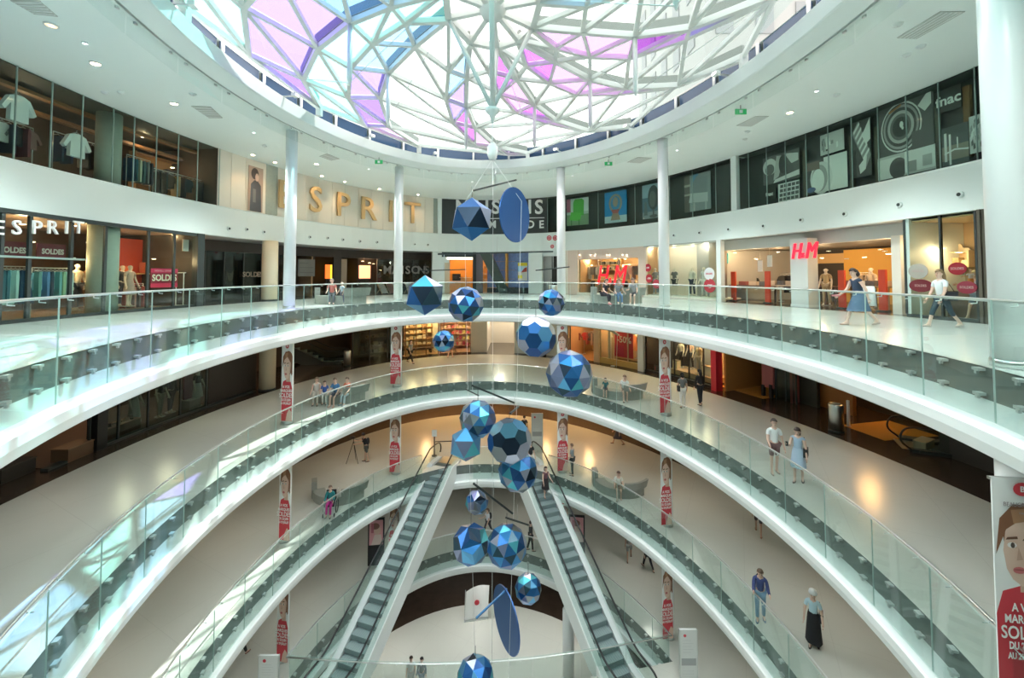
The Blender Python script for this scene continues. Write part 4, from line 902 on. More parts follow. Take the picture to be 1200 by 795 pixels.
for i, (px, w, h, c_, lb) in enumerate(((924,2.0,.95,(.50,.40,.30),'pale table with folded goods left of the grey white pillar'),(960,1.2,.95,(.16,.10,.10),'dark table right of the grey white pillar'),(880,2.6,.9,(.10,.07,.05),'dark table between the left red gates'),(1018,2.2,1.0,(.30,.2,.12),'brown table behind the woman walking past'))):
    c, rz = wp(px, Z3, 340, 2.6); t = thing('table', lb, 'table', c, rz); MB().box((0,0,h-.03),(w,.8,.06)).build('tabletop', cmat(c_,.5), t)
    for sx in (-1,1):
        for sy in (-1,1): MB().box((sx*(w/2-.06), sy*.34, (h-.06)/2),(.07,.07,h-.06)).build('leg', cmat(c_,.5), t)
    for j in range(4):
        w_ = Matrix.Translation(c) @ Matrix.Rotation(rz,4,'Z') @ Vector((-w/2+w*(j+.5)/4, -.1, h)); cc = [(.6,.5,.4),(.12,.12,.13),(.55,.42,.32),(.3,.1,.1)][(j+i)%4]
        b = MB(); [b.box((0,0,.05+.075*q),(w/4*.7,.4,.07)) for q in range(3)]; tag(b.build('folded_stack', cmat(cc,.8), None, w_, rz), '%s folded stack, %s from left on the %s' % (cname(cc), nth(j), ' '.join(lb.split()[:2]) + ' '+ ' '.join(lb.split()[-4:])), 'goods', 'goods on the entrance tables')
rack(915, 934, Z3, 3.3, 1.6, [(.02,.02,.02),(.03,.03,.03),(.02,.02,.025),(.04,.04,.04)], 'left of the grey white pillar', ('top','side'))
shelf_unit(868, Z3, 5.6, 2.6, 2.3, 4, [(.5,.38,.2),(.65,.5,.3),(.3,.2,.1)], 'lit back shelves, behind the left red gates', items=6)
rack(872, 886, Z3, 3.8, 1.5, [(.03,.025,.02),(.3,.24,.2),(.05,.04,.04),(.02,.02,.02)], 'behind the left red gates', ('side','top'))
rack(1003, 1020, Z3, 4.0, 1.6, [(.04,.04,.05),(.4,.3,.2),(.45,.33,.22),(.05,.05,.06),(.1,.08,.08)], 'behind the woman walking past', ('side','top'))
for px, py, c_, lb in ((851,303,(.12,.52,.50),'turquoise hanging banner at the left of the shop entrance'),(891,312,(.80,.74,.68),'white hanging sheet in the shop entrance'),(902,306,(.80,.78,.72),'small white hanging sheet right of the larger one')):
    c, rz = wp(px, 0, py, 1.8); z = at_y(px, py, c.y).z; t = thing('hanging_sheet', lb, 'banner', (c.x,c.y,z), rz); MB().box((0,0,0),(.30,.02,.62)).build('sheet', cmat(c_,.6), t); MB().tube([(0,0,.3),(0,0,.7)], .008, 4).build('cord', M['steel'], t)
for i, (px, py, w) in enumerate(((861.5,296,25),(862,303.5,0),(868,307,0),(886,303,70),(912,295,25),(963,302,60),(971,294,0),(992,303,0),(1037,294,0),(1041,297,70),(1032,292,0),(1013,301,40))):
    c, rz = wp(px, 0, 300, 2.0+(i%3)*.9); z = at_y(px, py, c.y).z; lamp((c.x,c.y,z), 'warm light of the shop entrance at the right, %s in order' % nth(i), w, (1,.68,.34), .075, 12)
# --- beige boutique with round stickers, dark ribbed wall
fr = Front('shop_front', 'beige boutique window with round stickers at the right end of the top gallery', 'shop front', 1062, 1146, Z3, ZT)
bw = mat('boutique_wall', (.58,.40,.22), .6); fr.curve('back_wall', 1060, 1150, Z3, ZT, 2.4, .1, bw); fr.side('partition', 1062, Z3, ZT, .1, 2.4, M['ledge']); fr.side('partition', 1146, Z3, ZT, .1, 2.4, bw); fr.curve('shop_ceiling', 1060, 1150, ZT-.12, ZT-.08, .2, 2.2, bw)
panes(fr, [1062, 1104, 1146], Z3+.1, ZT-.02, .1, M['gwin'], M['dark']); fr.curve('sill', 1062, 1146, Z3, Z3+.1, .05, .2, M['dark']); fr.curve('dado', 1062, 1146, Z3, Z3+.9, 1.6, .5, cmat((.12,.08,.06),.5))
for px, py, rx, rz_, c_, lb in ((1076,318,.32,.26,(.36,.34,.30),'grey oval sticker on the boutique window'),(1079,335,.38,.22,(.14,.01,.02),'lower left dark red oval sticker on the boutique window'),(1122,315,.26,.20,(.26,.005,.015),'upper dark red oval sticker on the boutique window'),(1133,337,.28,.20,(.20,.01,.03),'lower right dark red oval sticker on the boutique window')):
    c, rz = wp(px, 0, py, .02); z = at_y(px, py, c.y).z; t = thing('oval_sticker', lb, 'sign', (c.x,c.y,z), rz)
    MB().prism([(rx*math.cos(2*PI*k/24), rz_*math.sin(2*PI*k/24)) for k in range(24)], -.01, .01).build('disc', cmat(c_,.45), t); lettering('lettering', 'SOLDES', .11, cmat((.42,.30,.28),.5), t, (0,-.014,0), .003, .002)
c, rz = wp(1117, 0, 292, 2.2); t = thing('cloud_ornament', 'pale cloud shaped ornament on the boutique back wall', 'ornament', (c.x,c.y,at_y(1117,293,c.y).z), rz); MB().prism([(-.62,-.1),(.62,-.1),(.5,.04),(.34,.06),(.25,.2),(.1,.18),(0,.32),(-.12,.2),(-.28,.2),(-.36,.06),(-.52,.02)], -.04, .04).build('cloud', cmat((.75,.58,.40),.5), t)
shelf_unit(1104, Z3+1.75, 2.0, 1.9, .6, 1, [(.75,.55,.3),(.6,.4,.2),(.85,.7,.45)], 'small pale shelf, on the boutique back wall', cmat((.7,.5,.3),.5), 7)
shelf_unit(1078, Z3+.9, 1.9, 1.4, 1.1, 2, [(.75,.55,.35),(.6,.4,.25)], 'low pale shelves, behind the grey oval sticker', cmat((.7,.5,.3),.5), 4)
for i, (px, py, w) in enumerate(((1074.5,285.5,16),(1104,290,16),(1056,300,10),(1124,295,16))): c, rz = wp(px, 0, py, 1.2); z = min(ZT-.14, at_y(px, py, c.y).z); lamp((c.x,c.y,z), 'warm boutique ceiling light, %s of four' % nth(i), w, (1,.70,.38), .09, 12)
fr = Front('wall_panelling', 'dark ribbed wall beside the boutique at the right edge', 'wall panel', 1146, 1230, Z3, ZT)
for i in range(14): fr.chord('rib', 1148+i*6, 1153+i*6, Z3, ZT, .05+(i%2)*.04, .12, mat('ribbed_dark', (.085,.07,.05), .5), gap=.02)
# arcade downlights at the right
for i, (px, py) in enumerate(((1040,268.5),(1115,276.5),(1144,270),(1012,279.5),(1072,265))):
    lamp(at_z(px, py, ZT), 'recessed light in the arcade ceiling at the right, %s of five' % nth([1,3,4,0,2][i]), 30, (1,.8,.55), .09, 6)
# ------------------------------------------------------------------ escalators
def escalator(label, top, bot, z0, z1, w=1.0, dark=False, group=None):
    """top, bot: plan positions of the two comb plates"""
    top, bot = Vector(top), Vector(bot); d = top-bot; L = d.length; H = z1-z0
    rz = math.atan2(d.y, d.x)
    t = thing('escalator', label, 'escalator', (bot.x, bot.y, z0), rz, group)
    fl = .55; run = L-2*fl; sl = H/run
    def zz(s): return 0 if s < fl else (H if s > L-fl else (s-fl)*sl)
    S = [-.9, 0, fl*.6, fl, fl+.5*run, L-fl, L-fl*.6, L, L+.9]
    def zl(s): return zz(s)
    wh = M['fascia'] if not dark else M['dark']
    # truss with closed white sides
    for sgn in (-1, 1):
        y = sgn*(w/2+.30); b = MB()
        P = [(-.5, .12), (fl, .14), (L-fl, H+.14), (L+.2, H+.12), (L+.2, H-.5), (L-fl+.3, H-1.0), (fl+.9, -.25+.9*sl*.0-.02), (fl, -.3), (-.5, -.3)]
        b.prism(P, y-.03, y+.03); b.build('truss_side', wh, t)
    b = MB(); P = [(-.5,-.28), (fl,-.3), (fl+.9,-.25), (L-fl+.3, H-.98), (L+.2, H-.5)]
    vs = [(x, sgn*(w/2+.3), z) for x, z in P for sgn in (-1,1)]
    b.add(vs, [(2*i, 2*i+1, 2*i+3, 2*i+2) for i in range(len(P)-1)]); b.build('soffit', wh, t)
    # decks beside the steps, glass, handrails
    for sgn in (-1, 1):
        yi, yo = sgn*(w/2+.03), sgn*(w/2+.31); b = MB()
        P = [(-.7,.10), (fl*.6,.10), (fl+.2,.10+.2*sl), (L-fl, H+.12), (L-.1, H+.10), (L+.6, H+.10)]
        vs = []
        for x, z in P: vs += [(x, yi, z-.16), (x, yi, z), (x, yo, z+.02), (x, yo, z-.12)]
        fs = [(4*i+q, 4*i+(q+1)%4, 4*i+4+(q+1)%4, 4*i+4+q) for i in range(len(P)-1) for q in range(4)]
        b.add(vs, fs); b.build('deck', mat('deck_aluminium', (.72,.76,.76), .4, metal=.2) if not dark else M['dark'], t)
        y = sgn*(w/2+.27); g = MB()
        Pg = [(-.75,.12), (fl*.6,.12), (fl+.2,.12+.2*sl), (L-fl, H+.14), (L-.1, H+.12), (L+.75, H+.12), (L+.95, H+.45), (L+.75, H+.86), (L-fl+.1, H+.92), (fl, .95), (fl*.3, .88), (-.75, .86), (-.95,.5)]
        g.prism(Pg, y-.006, y+.006); g.build('glass_panel', M['gbal'], t)
        hp = [(-.7,.08), (-.98,.3), (-1.02,.5), (-.95,.74), (-.75,.90), (0,.92), (fl*.6,.95), (fl+.3,.98+.3*sl), (L-fl-.1, H+.92), (L-.2, H+.96), (L+.6, H+.94), (L+.85, H+.80), (L+.96, H+.5), (L+.85, H+.25)]
        # round off the bends
        pts = [Vector((x, y, z)) for x, z in hp]
        for _ in range(2): pts = [pts[0]] + [v for a, c in zip(pts, pts[1:]) for v in (a.lerp(c,.25), a.lerp(c,.75))] + [pts[-1]]
        MB().tube(pts, .045, 8, flat=.75).build('handrail', M['black'], t)
    # steps
    b = MB(); b.box((.2,0,-.1), (.4,w,.2)); tread = .40
    st = MB(); st.box((0,0,-.02), (tread+.02, w, .04), mi=0); st.box((-tread/2+.01,0,-.13), (.02,w,.20), mi=1)
    for q in range(10): st.box((0, -w/2+w*(q+.5)/10, .004), (tread*.95, w*.035, .012), mi=1)
    stm = st.mesh('step', [M['steptop'], M['step']])
    n = int(L/tread)
    for i in range(n):
        s = (i+.5)*L/n; z = zz(s)
        # nosing follows the ramp, treads stay level
        inst('step', stm, t, (s, 0, z))
    for s, z in ((-.45, .0), (L+.45, H)):
        MB().box((s, 0, z+.006), (.9, w+.05, .02)).build('comb_plate', M['steel'], t)
    return t
ESC_L = escalator('left escalator running down towards the lower left between glass and black handrails', (-4.1, 26.5), (-7.08, 17.5), 0, 5)
ESC_R = escalator('right escalator running down towards the lower right with two people near its top', (.9, 26.7), (4.58, 17.7), 0, 5)
# ------------------------------------------------------------------ the hanging mobile of faceted balls
PAL = [(.03,.12,.34), (.04,.19,.48), (.07,.28,.60), (.14,.38,.66), (.30,.33,.52), (.46,.48,.62), (.02,.035,.06), (.05,.10,.14), (.12,.52,.64), (.30,.33,.37), (.03,.10,.28), (.05,.13,.36)]
PM = [mat('foil_%d' % i, c, .3, metal=.8) for i, c in enumerate(PAL)]
def facet_mesh(kind, seed, pick=None):
    rnd = random.Random(seed); bm = bmesh.new()
    if kind == 'icosa': bmesh.ops.create_icosphere(bm, subdivisions=1, radius=1)
    elif kind == 'geo': bmesh.ops.create_icosphere(bm, subdivisions=2, radius=1)
    elif kind == 'hexa':                                       # truncated icosahedron = dual of the kis-dodecahedron built from an icosahedron's vertices
        bmesh.ops.create_icosphere(bm, subdivisions=1, radius=1)
        vs = {}; me = bmesh.new()
        def key(a, b): return (a.index, b.index)
        bm.verts.ensure_lookup_table(); pts = {}
        for e in bm.edges:
            a, b = e.verts
            pts[(a.index, b.index)] = me.verts.new((a.co*2+b.co)/3); pts[(b.index, a.index)] = me.verts.new((b.co*2+a.co)/3)
        for f in bm.faces:
            v = [x.index for x in f.verts]; me.faces.new([pts[p] for p in ((v[0],v[1]),(v[1],v[0]),(v[1],v[2]),(v[2],v[1]),(v[2],v[0]),(v[0],v[2]))])
        for v in bm.verts:
            nb = [e.other_vert(v) for e in v.link_edges]; ax = v.co.normalized(); u = ax.orthogonal().normalized(); w = ax.cross(u)
            nb.sort(key=lambda o: math.atan2(o.co.dot(w), o.co.dot(u))); me.faces.new([pts[(v.index, o.index)] for o in nb])
        bm.free(); bm = me
        for v in bm.verts: v.co.normalize()
    elif kind == 'kite':
        bmesh.ops.create_icosphere(bm, subdivisions=1, radius=1); bmesh.ops.poke(bm, faces=bm.faces[:])
        for v in bm.verts: v.co.normalize()
        es = [e for e in bm.edges if len(e.link_faces) == 2 and all(len(v.link_edges) >= 6 for v in e.verts)]
        bmesh.ops.dissolve_edges(bm, edges=es)
    rot = Matrix.Rotation(rnd.uniform(0,6), 4, 'Z') @ Matrix.Rotation(R(0 if kind == 'icosa' else rnd.uniform(-8,14)), 4, 'X')
    bmesh.ops.transform(bm, matrix=rot, verts=bm.verts)
    bmesh.ops.recalc_face_normals(bm, faces=bm.faces)
    m = bpy.data.meshes.new('ball'); bm.to_mesh(m); bm.free()
    for x in PM: m.materials.append(x)
    for p in m.polygons: p.material_index = (rnd.choice(pick) if pick else rnd.randrange(len(PM))); p.use_smooth = False
    return m
BALLS = [  # px, py, radius px, depth, kind, what singles it out
 (553,257,23,13.2,'icosa','topmost, twenty sided, in front of the dark lettered wall'),
 (498,346,21,12.8,'icosa','twenty sided, furthest left, level with the top glass handrail'),
 (546,357,20.5,13.6,'geo','directly right of the twenty sided ball by the top handrail'),
 (646,355,15.5,14.2,'geo','small, under the short bar beside the inner right column'),
 (628,395,23,13.4,'hexa','with hexagon facets, directly above the large ball at the right'),
 (667,438,26.5,12.6,'geo','large, furthest right, before the middle gallery edge'),
 (520,400,12.5,14.8,'geo','smallest, in front of the shops of the middle gallery'),
 (560,491,21,13.0,'geo','upper left ball of the cluster of four'),
 (546,521,17.5,12.6,'icosa','turquoise, twenty sided, lower left of the cluster of four'),
 (597,517,25,12.4,'hexa','with hexagon facets, centre of the cluster of four'),
 (607,552,22.5,13.2,'geo','lowest ball of the cluster of four, by the right escalator top'),
 (559,589,13,14.0,'kite','small bright blue, under the tilted bar between the escalators'),
 (552,638,21,13.2,'kite','left one of the pair between the escalators'),
 (594,640,22.5,12.8,'geo','right one of the pair between the escalators'),
 (619,690,15,14.0,'geo','below the pair, beside the right escalator truss'),
 (557,795,21,12.6,'geo','lowest, cut by the bottom edge of the view'),
]
for i, (px, py, rp, y, kind, lb) in enumerate(BALLS):
    c = at_y(px, py, y); r = rp*y/F*(1.12 if kind == 'icosa' else 1.03)
    t = thing('faceted_ball', 'blue faceted hanging ball, ' + lb, 'ornament', c, 0, 'faceted balls of the hanging mobile')
    inst('facets', facet_mesh(kind, 11+i, {8:[8,8,3,4,2], 1:[8,3,0,7,4,6,1], 0:[5,7,4,6,1,0]}.get(i)), t, None, None, (r, r, r))
    MB().tube([(0,0,r*.98), (0,0,r+.35)], .008, 4).build('cord', M['black'], t)
# blue discs
def disc(px, py, hw, hh, y, tilt, label):
    c = at_y(px, py, y); rr = hh*y/F; yaw = math.acos(min(1, hw/hh))
    t = thing('disc', label, 'ornament', c, 0, 'blue discs of the hanging mobile')
    b = MB(); n = 40
    b.prism([(rr*math.cos(2*PI*k/n), rr*math.sin(2*PI*k/n)) for k in range(n)], -.02, .02)
    d = b.build('plate', mat('disc_blue', (.025,.10,.30), .32, metal=.5), t); d.rotation_euler = (0, 0, yaw if tilt >= 0 else -yaw)
    return t
disc(603.5, 252, 17.5, 32.5, 13.0, 0, 'dark blue hanging disc in front of the dark lettered wall')
disc(593, 726, 15, 33, 13.4, R(-24), 'dark blue hanging disc tilted over the lowest floor, under a thin bar')
BARS = [(555,223.5,605,211,.05,'black bar carrying the topmost ball and disc'), (513,298,648,295,.05,'long black bar crossing in front of the escalator shop at the back'),
        (493,317.5,546,316,.03,'short black bar above the left twenty sided ball'), (628,317,667,313,.035,'short black bar in front of the inner right column'),
        (553,452,603,472.5,.055,'thick tilted black bar above the cluster of four balls'), (546,456.5,561,464,.03,'short black bar left of the thick tilted bar'),
        (598,485,608,476.5,.05,'stubby bar directly above the hexagon ball of the cluster'), (555,567,600.5,602,.06,'tilted bar with a grey face between the escalators'),
        (593,607,619,615.5,.05,'short bar above the right ball of the lower pair'), (558,725,594,690.5,.045,'blue tilted bar crossing the lower disc')]
for i, (x0, y0, x1, y1, w, lb) in enumerate(BARS):
    a, b = at_y(x0, y0, 12.7), at_y(x1, y1, 13.5)
    t = thing('mobile_bar', lb, 'bar', (a+b)/2, 0, 'bars of the hanging mobile')
    MB().bar(a-(a+b)/2, b-(a+b)/2, w, w).build('rod', M['dark'] if i != 9 else mat('disc_blue2', (.03,.16,.38), .35), t)
    m = (a+b)/2; MB().tube([(0,0,0), (0,0,.5)], .008, 4).build('cord', M['steel'], t)
# motor and suspension wires from the dome pendant down through the whole mobile
mt = thing('winch', 'small white winch under the dome pendant that carries the mobile', 'winch', (HUB.x, HUB.y, CAM_Z+3.9))
MB().lathe([(0,-.28), (.10,-.26), (.16,-.12), (.16,.14), (.08,.24), (0,.25)], 12).build('housing', M['frame'], mt)
MB().tube([(0,0,.2), (0,0,.9)], .02, 5).build('rod', M['frame'], mt)
for (dx, dy) in ((.02,0), (-.9,.2), (.9,-.2)):
    MB().tube([(0,0,-.25), (dx, dy, -1.6), (dx*.8, dy, -9), (dx*.4, dy, -20.3)], .006, 4).build('wire', M['whitep'], mt)
# =========================================================== middle gallery shop fronts (floor z 10)
Z2 = 10.0; T2 = 13.63
fr = Front('shop_front', 'dim glazed shop with mannequins at the left of the middle gallery', 'shop front', 60, 300, Z2, T2)
panes(fr, [111, 144, 178, 215, 245], Z2+.06, T2, .1, M['gdark'], M['dark']); fr.curve('sill', 60, 300, Z2, Z2+.08, .02, .25, M['dark']); fr.curve('shop_floor', 60, 300, Z2+.004, Z2+.015, .25, 4.2, cmat((.10,.06,.04),.3))
fr.curve('back_wall', 40, 470, Z2, T2, 4.5, .1, mat('brown_wall', (.10,.06,.04), .6), n=14); fr.chord('dark_post', 111, 123, Z2, T2, .1, .4, M['black']); fr.chord('dark_panel', 245, 300, Z2, T2, .5, .1, dk)
fr.chord('pink_panel', 216, 226, Z2+.1, Z2+2.2, .9, .08, cmat((.30,.10,.16),.6))
for i, (px, w, c_, lb) in enumerate(((88,.9,(.16,.09,.05),'dark brown stool cube left of the black post on the middle gallery'),(137,1.6,(.22,.10,.06),'low brown plinth with shoes in the dim glazed shop'),(15,1.0,(.03,.025,.02),'black cube at the far left of the middle gallery'),(223,.6,(.30,.28,.24),'small pale box beside the pink panel'))):
    c, rz = wp(px, Z2, 450, .8 if i != 0 else .3); t = thing('display_block', lb, 'block', c, rz); MB().box((0,0,.22),(w,.6,.44)).build('body', cmat(c_,.5), t); MB().box((0,0,.45),(w+.04,.64,.03)).build('top', cmat(tuple(min(1,x*1.6) for x in c_),.4), t)
    if i == 1:
        for j in range(5): tag(MB().prism([(-.13,0),(.13,0),(.13,.05),(.02,.07),(-.05,.13),(-.13,.14)], -.05,.05).build('shoe', cmat([(.4,.25,.15),(.1,.08,.07),(.5,.4,.3)][j%3],.5), None, Matrix.Translation(c) @ Matrix.Rotation(rz,4,'Z') @ Vector((-.65+.32*j,-.05,.465)), rz+j), 'small shoe on the low brown plinth, %s from left' % nth(j), 'shoe', 'shoes on the low brown plinth')
t = thing('column', 'beige round column standing at the dark back of the middle gallery', 'column', at_z(313, 457, Z2)); MB().lathe([(.42,0),(.42,T2-Z2)], 28).build('shaft', M['beigecol'], t); MB().lathe([(.43,0),(.43,.1)], 28).build('base_ring', M['dark'], t)
escalator('dark escalator with pale handrails at the back left of the middle gallery', (-20.5, 31.0), (-13.4, 32.3), Z2, Z2+3.4, dark=True)
def litter(loc, label, h=1.0, r=.24):
    t = thing('litter_bin', label, 'bin', loc); MB().lathe([(r,0),(r,h),(r*.9,h+.04),(r*.6,h+.04),(r*.6,h-.1)], 20).build('body', M['steel'], t); MB().lathe([(r+.01,0),(r+.01,.08)], 20).build('base', M['dark'], t); MB().lathe([(0,h-.08),(r*.6,h-.08)], 16).build('opening', M['black'], t); return t
litter(at_z(407, 429, Z2), 'steel litter bin beside the dark escalator at the back of the middle gallery', 1.05)
litter(at_z(980, 506, Z2), 'tall steel litter bin on the dark floor at the right of the middle gallery', 1.1, .27)
t = thing('bollard', 'slim white post beside the tall steel bin on the middle gallery', 'post', at_z(994.5, 500, Z2)); MB().lathe([(.06,0),(.06,1.1),(0,1.12)], 10).build('shaft', M['colw'], t); MB().lathe([(.09,0),(.09,.03)], 10).build('foot', M['steel'], t)
fr = Front('shop_front', 'dark shop front with warm gleams at the back left of the middle gallery', 'shop front', 412, 475, Z2, T2, 1.0); panes(fr, [414,434,455,473], Z2, T2, 1.0, M['gdark'], M['dark']); fr.curve('back_wall', 412, 476, Z2, T2, 3.6, .1, cmat((.16,.09,.05),.6)); fr.side('partition', 474.5, Z2, T2, .8, 4, dk)
shelf_unit(444, Z2+.1, 3.0, 3.2, 2.6, 4, [(.2,.12,.07),(.35,.2,.1),(.08,.06,.05)], 'brown shelves, in the dark shop at the back left', cmat((.2,.1,.05),.5), 6)
fr = Front('shop_front', 'warm lit shop with wall shelves behind the inner left column, middle gallery', 'shop front', 475, 516, Z2, T2, .3); fr.curve('back_wall', 474, 518, Z2, T2, 3.0, .1, mat('warm_tan', (.55,.33,.15),.6)); panes(fr, [476,488,500,514], Z2, T2, .3, M['gwin'], cmat((.3,.18,.09),.5)); fr.curve('shop_floor', 474, 518, Z2+.004, Z2+.014, .4, 2.6, cmat((.4,.24,.12),.3)); fr.side('partition', 516, Z2, T2, .2, 3, M['panelw'])
shelf_unit(482, Z2+.5, 2.4, 2.0, 2.6, 5, [(.7,.5,.3),(.5,.35,.2),(.75,.65,.5)], 'tan left shelves, in the warm shop behind the inner left column', cmat((.55,.33,.15),.5), 5)
shelf_unit(503, Z2+.5, 2.4, 2.2, 2.6, 5, [(.7,.55,.35),(.4,.22,.12),(.75,.65,.5)], 'tan right shelves, in the warm shop behind the inner left column', cmat((.55,.33,.15),.5), 5)
t = thing('bench', 'dark low bench in the warm shop behind the inner left column', 'bench', wp(492, Z2, 430, 1.3)[0], wp(492,0,430,1.3)[1]); MB().box((0,0,.4),(2.2,.6,.12)).build('seat', cmat((.10,.06,.05),.5), t); [MB().box((s,0,.17),(.1,.5,.34)).build('leg', M['dark'], t) for s in (-.9,.9)]
fr = Front('shop_front', 'warm pinkish accessory shop at the far end of the middle gallery', 'shop front', 516, 553, Z2, T2, .3); fr.curve('back_wall', 516, 556, Z2, T2, 2.6, .1, mat('pink_warm', (.62,.34,.24),.6)); panes(fr, [517,535,552], Z2, T2, .3, M['gwin'], cmat((.3,.2,.15),.5)); fr.curve('shop_floor', 516, 556, Z2+.004, Z2+.014, .4, 2.3, cmat((.45,.25,.15),.3)); fr.side('partition', 553, Z2, T2, .2, 3, M['panelw'])
shelf_unit(524, Z2+.3, 2.1, 2.0, 2.6, 5, [(.6,.1,.1),(.75,.55,.35),(.2,.3,.4),(.8,.4,.35)], 'pinkish left shelves, in the accessory shop', cmat((.6,.36,.22),.5), 6)
shelf_unit(546, Z2+.3, 2.1, 1.9, 2.6, 5, [(.65,.08,.10),(.8,.5,.4),(.7,.6,.2),(.5,.1,.15)], 'pinkish right shelves, in the accessory shop', cmat((.6,.36,.22),.5), 6)
fr = Front('corridor', 'pale corridor leading off the far end of the middle gallery', 'wall panel', 553, 664, Z2, T2)
fr.curve('left_wall', 553, 570, Z2, T2, .1, .2, M['panelw'], n=3); fr.curve('end_wall', 566, 610, Z2, T2, 5.5, .1, M['panelw']); fr.side('side_wall', 570, Z2, T2, .1, 5.5, M['panelw']); fr.side('side_wall', 603, Z2, T2, .1, 5.5, M['panelw']); fr.curve('right_wall', 603, 664, Z2, T2, .1, .2, M['white'])
fr.chord('black_panel', 628, 640, Z2, Z2+2.3, .05, .12, M['black'])  # plain black slab proud of the wall, no opening behind it
# right of centre: warm shops, sale poster, mannequin window, orange entrance
fr = Front('shop_front', 'warm fashion shop with rails and a stair behind the largest hanging ball, middle gallery', 'shop front', 664, 700, Z2, T2, .1); fr.curve('back_wall', 662, 704, Z2, T2, 4.5, .1, mat('warm_brown', (.45,.24,.10),.6)); panes(fr, [664,668], Z2, T2, .1, M['gwin'], M['dark']); fr.curve('shop_floor', 664, 703, Z2+.004, Z2+.014, .2, 4.0, cmat((.36,.2,.09),.25)); fr.side('partition', 702, Z2, T2, .1, 4.5, warm); fr.chord('jamb', 697, 703, Z2, T2, .1, .3, cmat((.6,.42,.25),.5)); fr.side('partition', 664, Z2, T2, .1, 4.5, warm)
rack(668, 678, Z2, 2.0, 1.9, [(.7,.25,.04),(.75,.3,.05),(.1,.05,.05),(.08,.06,.06),(.3,.1,.08)], 'left behind the largest ball', ('top','side'))
rack(684, 698, Z2, 2.4, 1.9, [(.5,.05,.05),(.4,.1,.1),(.1,.08,.08),(.35,.25,.2),(.12,.1,.1)], 'right behind the largest ball', ('top','side'))
fr = Front('shop_front', 'shop window with a red half price poster and warm lamps, middle gallery', 'shop front', 701, 746, Z2, T2, .1); fr.curve('back_wall', 701, 748, Z2, T2, 2.6, .1, mat('warm_peach', (.70,.42,.22),.6)); panes(fr, [702,718.5,735,748], Z2+.4, T2, .1, M['gwin'], cmat((.55,.4,.25),.5)); fr.curve('plinth', 701, 749, Z2, Z2+.4, .05, .25, mat('brass_plinth', (.55,.36,.12),.35)); fr.chord('side_panel', 713.5, 716, Z2+.4, T2, .3, .2, cmat((.6,.5,.38),.5))
rack(704, 713, Z2+.4, 1.3, 1.9, [(.05,.04,.04),(.3,.28,.25),(.12,.1,.09),(.6,.55,.45)], 'left of the half price poster', ('top','dress','side'))
rack(728, 745, Z2+.4, 1.6, 1.8, [(.75,.5,.3),(.8,.6,.42),(.55,.15,.1),(.8,.62,.45),(.75,.3,.12)], 'right of the half price poster', ('dress','top'))
poster(719.5, 741, 390, 419, .7, 'red half price poster with big white figures, middle gallery shop window', lambda d: (d.rect(0,0,.5,.45,(.55,.02,.08)), d.text('-50%',.52,.70,.36,(.92,.75,.68),.012,.95)), base=(.62,.03,.06))
t = thing('leaf_sign', 'grey green leaf shaped sign on a stalk in front of the half price window', 'sign', wp(718, Z2, 403, -.3)[0], wp(718,0,403,-.3)[1]); MB().prism([(-.55,2.55),(-.1,2.42),(.45,2.2),(.6,2.25),(.2,2.5),(-.3,2.62)], -.02, .02).build('leaf', cmat((.26,.28,.24),.5), t); MB().tube([(.4,0,2.22),(.3,0,0)], .02, 6).build('stalk', M['steel'], t); MB().lathe([(.16,0),(.16,.03)], 12).build('foot', M['steel'], t)
fr = Front('pillar', 'pale grey pillar right of the half price shop window', 'pillar', 746, 754, Z2, T2); fr.chord('shaft', 749, 755.5, Z2, T2, .0, .35, M['ledge'])
fr = Front('shop_front', 'dark shop window with lit mannequins beside the outer right column', 'shop front', 755, 836, Z2, T2, .1); fr.curve('back_wall', 754, 838, Z2, T2, 2.6, .1, cmat((.06,.045,.04),.6)); panes(fr, [756,772,789,806,823,836], Z2+.15, T2, .1, M['gwin'], M['black']); fr.curve('plinth', 754, 838, Z2, Z2+.15, .0, .3, M['black']); fr.curve('display_ledge', 784, 836, Z2+.15, Z2+.45, .5, 1.5, cmat((.45,.30,.18),.5)); fr.side('partition', 772, Z2, T2, .2, 2.6, dk)
poster(765, 770.5, 428, 437, 1.0, 'small dark poster low in the dark window left of the outer right column', lambda d: d.rect(.2,.2,.45,.8,(.4,.1,.08)), base=(.10,.09,.08))
for px, h, w, c_, lb in ((793,.5,.35,(.75,.62,.42),'pale lantern block left in the dark mannequin window'),(830,.55,.6,(.70,.62,.50),'pale block right in the dark mannequin window')):
    c, rz = wp(px, Z2+.45, 440, .9); t = thing('display_block', lb, 'block', c, rz); MB().box((0,0,h/2),(w,.35,h)).build('body', cmat(c_,.5), t); MB().box((0,0,h+.02),(w+.04,.39,.04)).build('top', cmat((.3,.22,.15),.5), t)
fr = Front('pillar', 'bright red pillar left of the orange lit entrance, middle gallery', 'pillar', 836, 842, Z2, T2); fr.chord('shaft', 836.5, 842.5, Z2, T2, .0, .5, mat('pillar_red', (.62,.02,.05),.35))
fr = Front('shop_front', 'orange lit open shop entrance at the right of the middle gallery', 'shop front', 842, 906, Z2, T2, 1.6); ofl = mat('orange_floor', (.62,.30,.07),.2); fr.curve('shop_floor', 842, 894, Z2+.004, Z2+.014, .9, 5.2, ofl); fr.curve('back_wall', 838, 1000, Z2, T2, 6.4, .1, mat('orange_brown', (.42,.20,.08),.6), n=12); fr.side('partition', 843, Z2, T2, .3, 6.4, mat('orange_side', (.55,.28,.08),.6)); fr.side('partition', 896, Z2, T2, 1.6, 6.4, cmat((.35,.08,.08),.5)); fr.chord('red_panel', 893, 906, Z2+.5, T2, 1.5, .12, cmat((.40,.12,.12),.5))
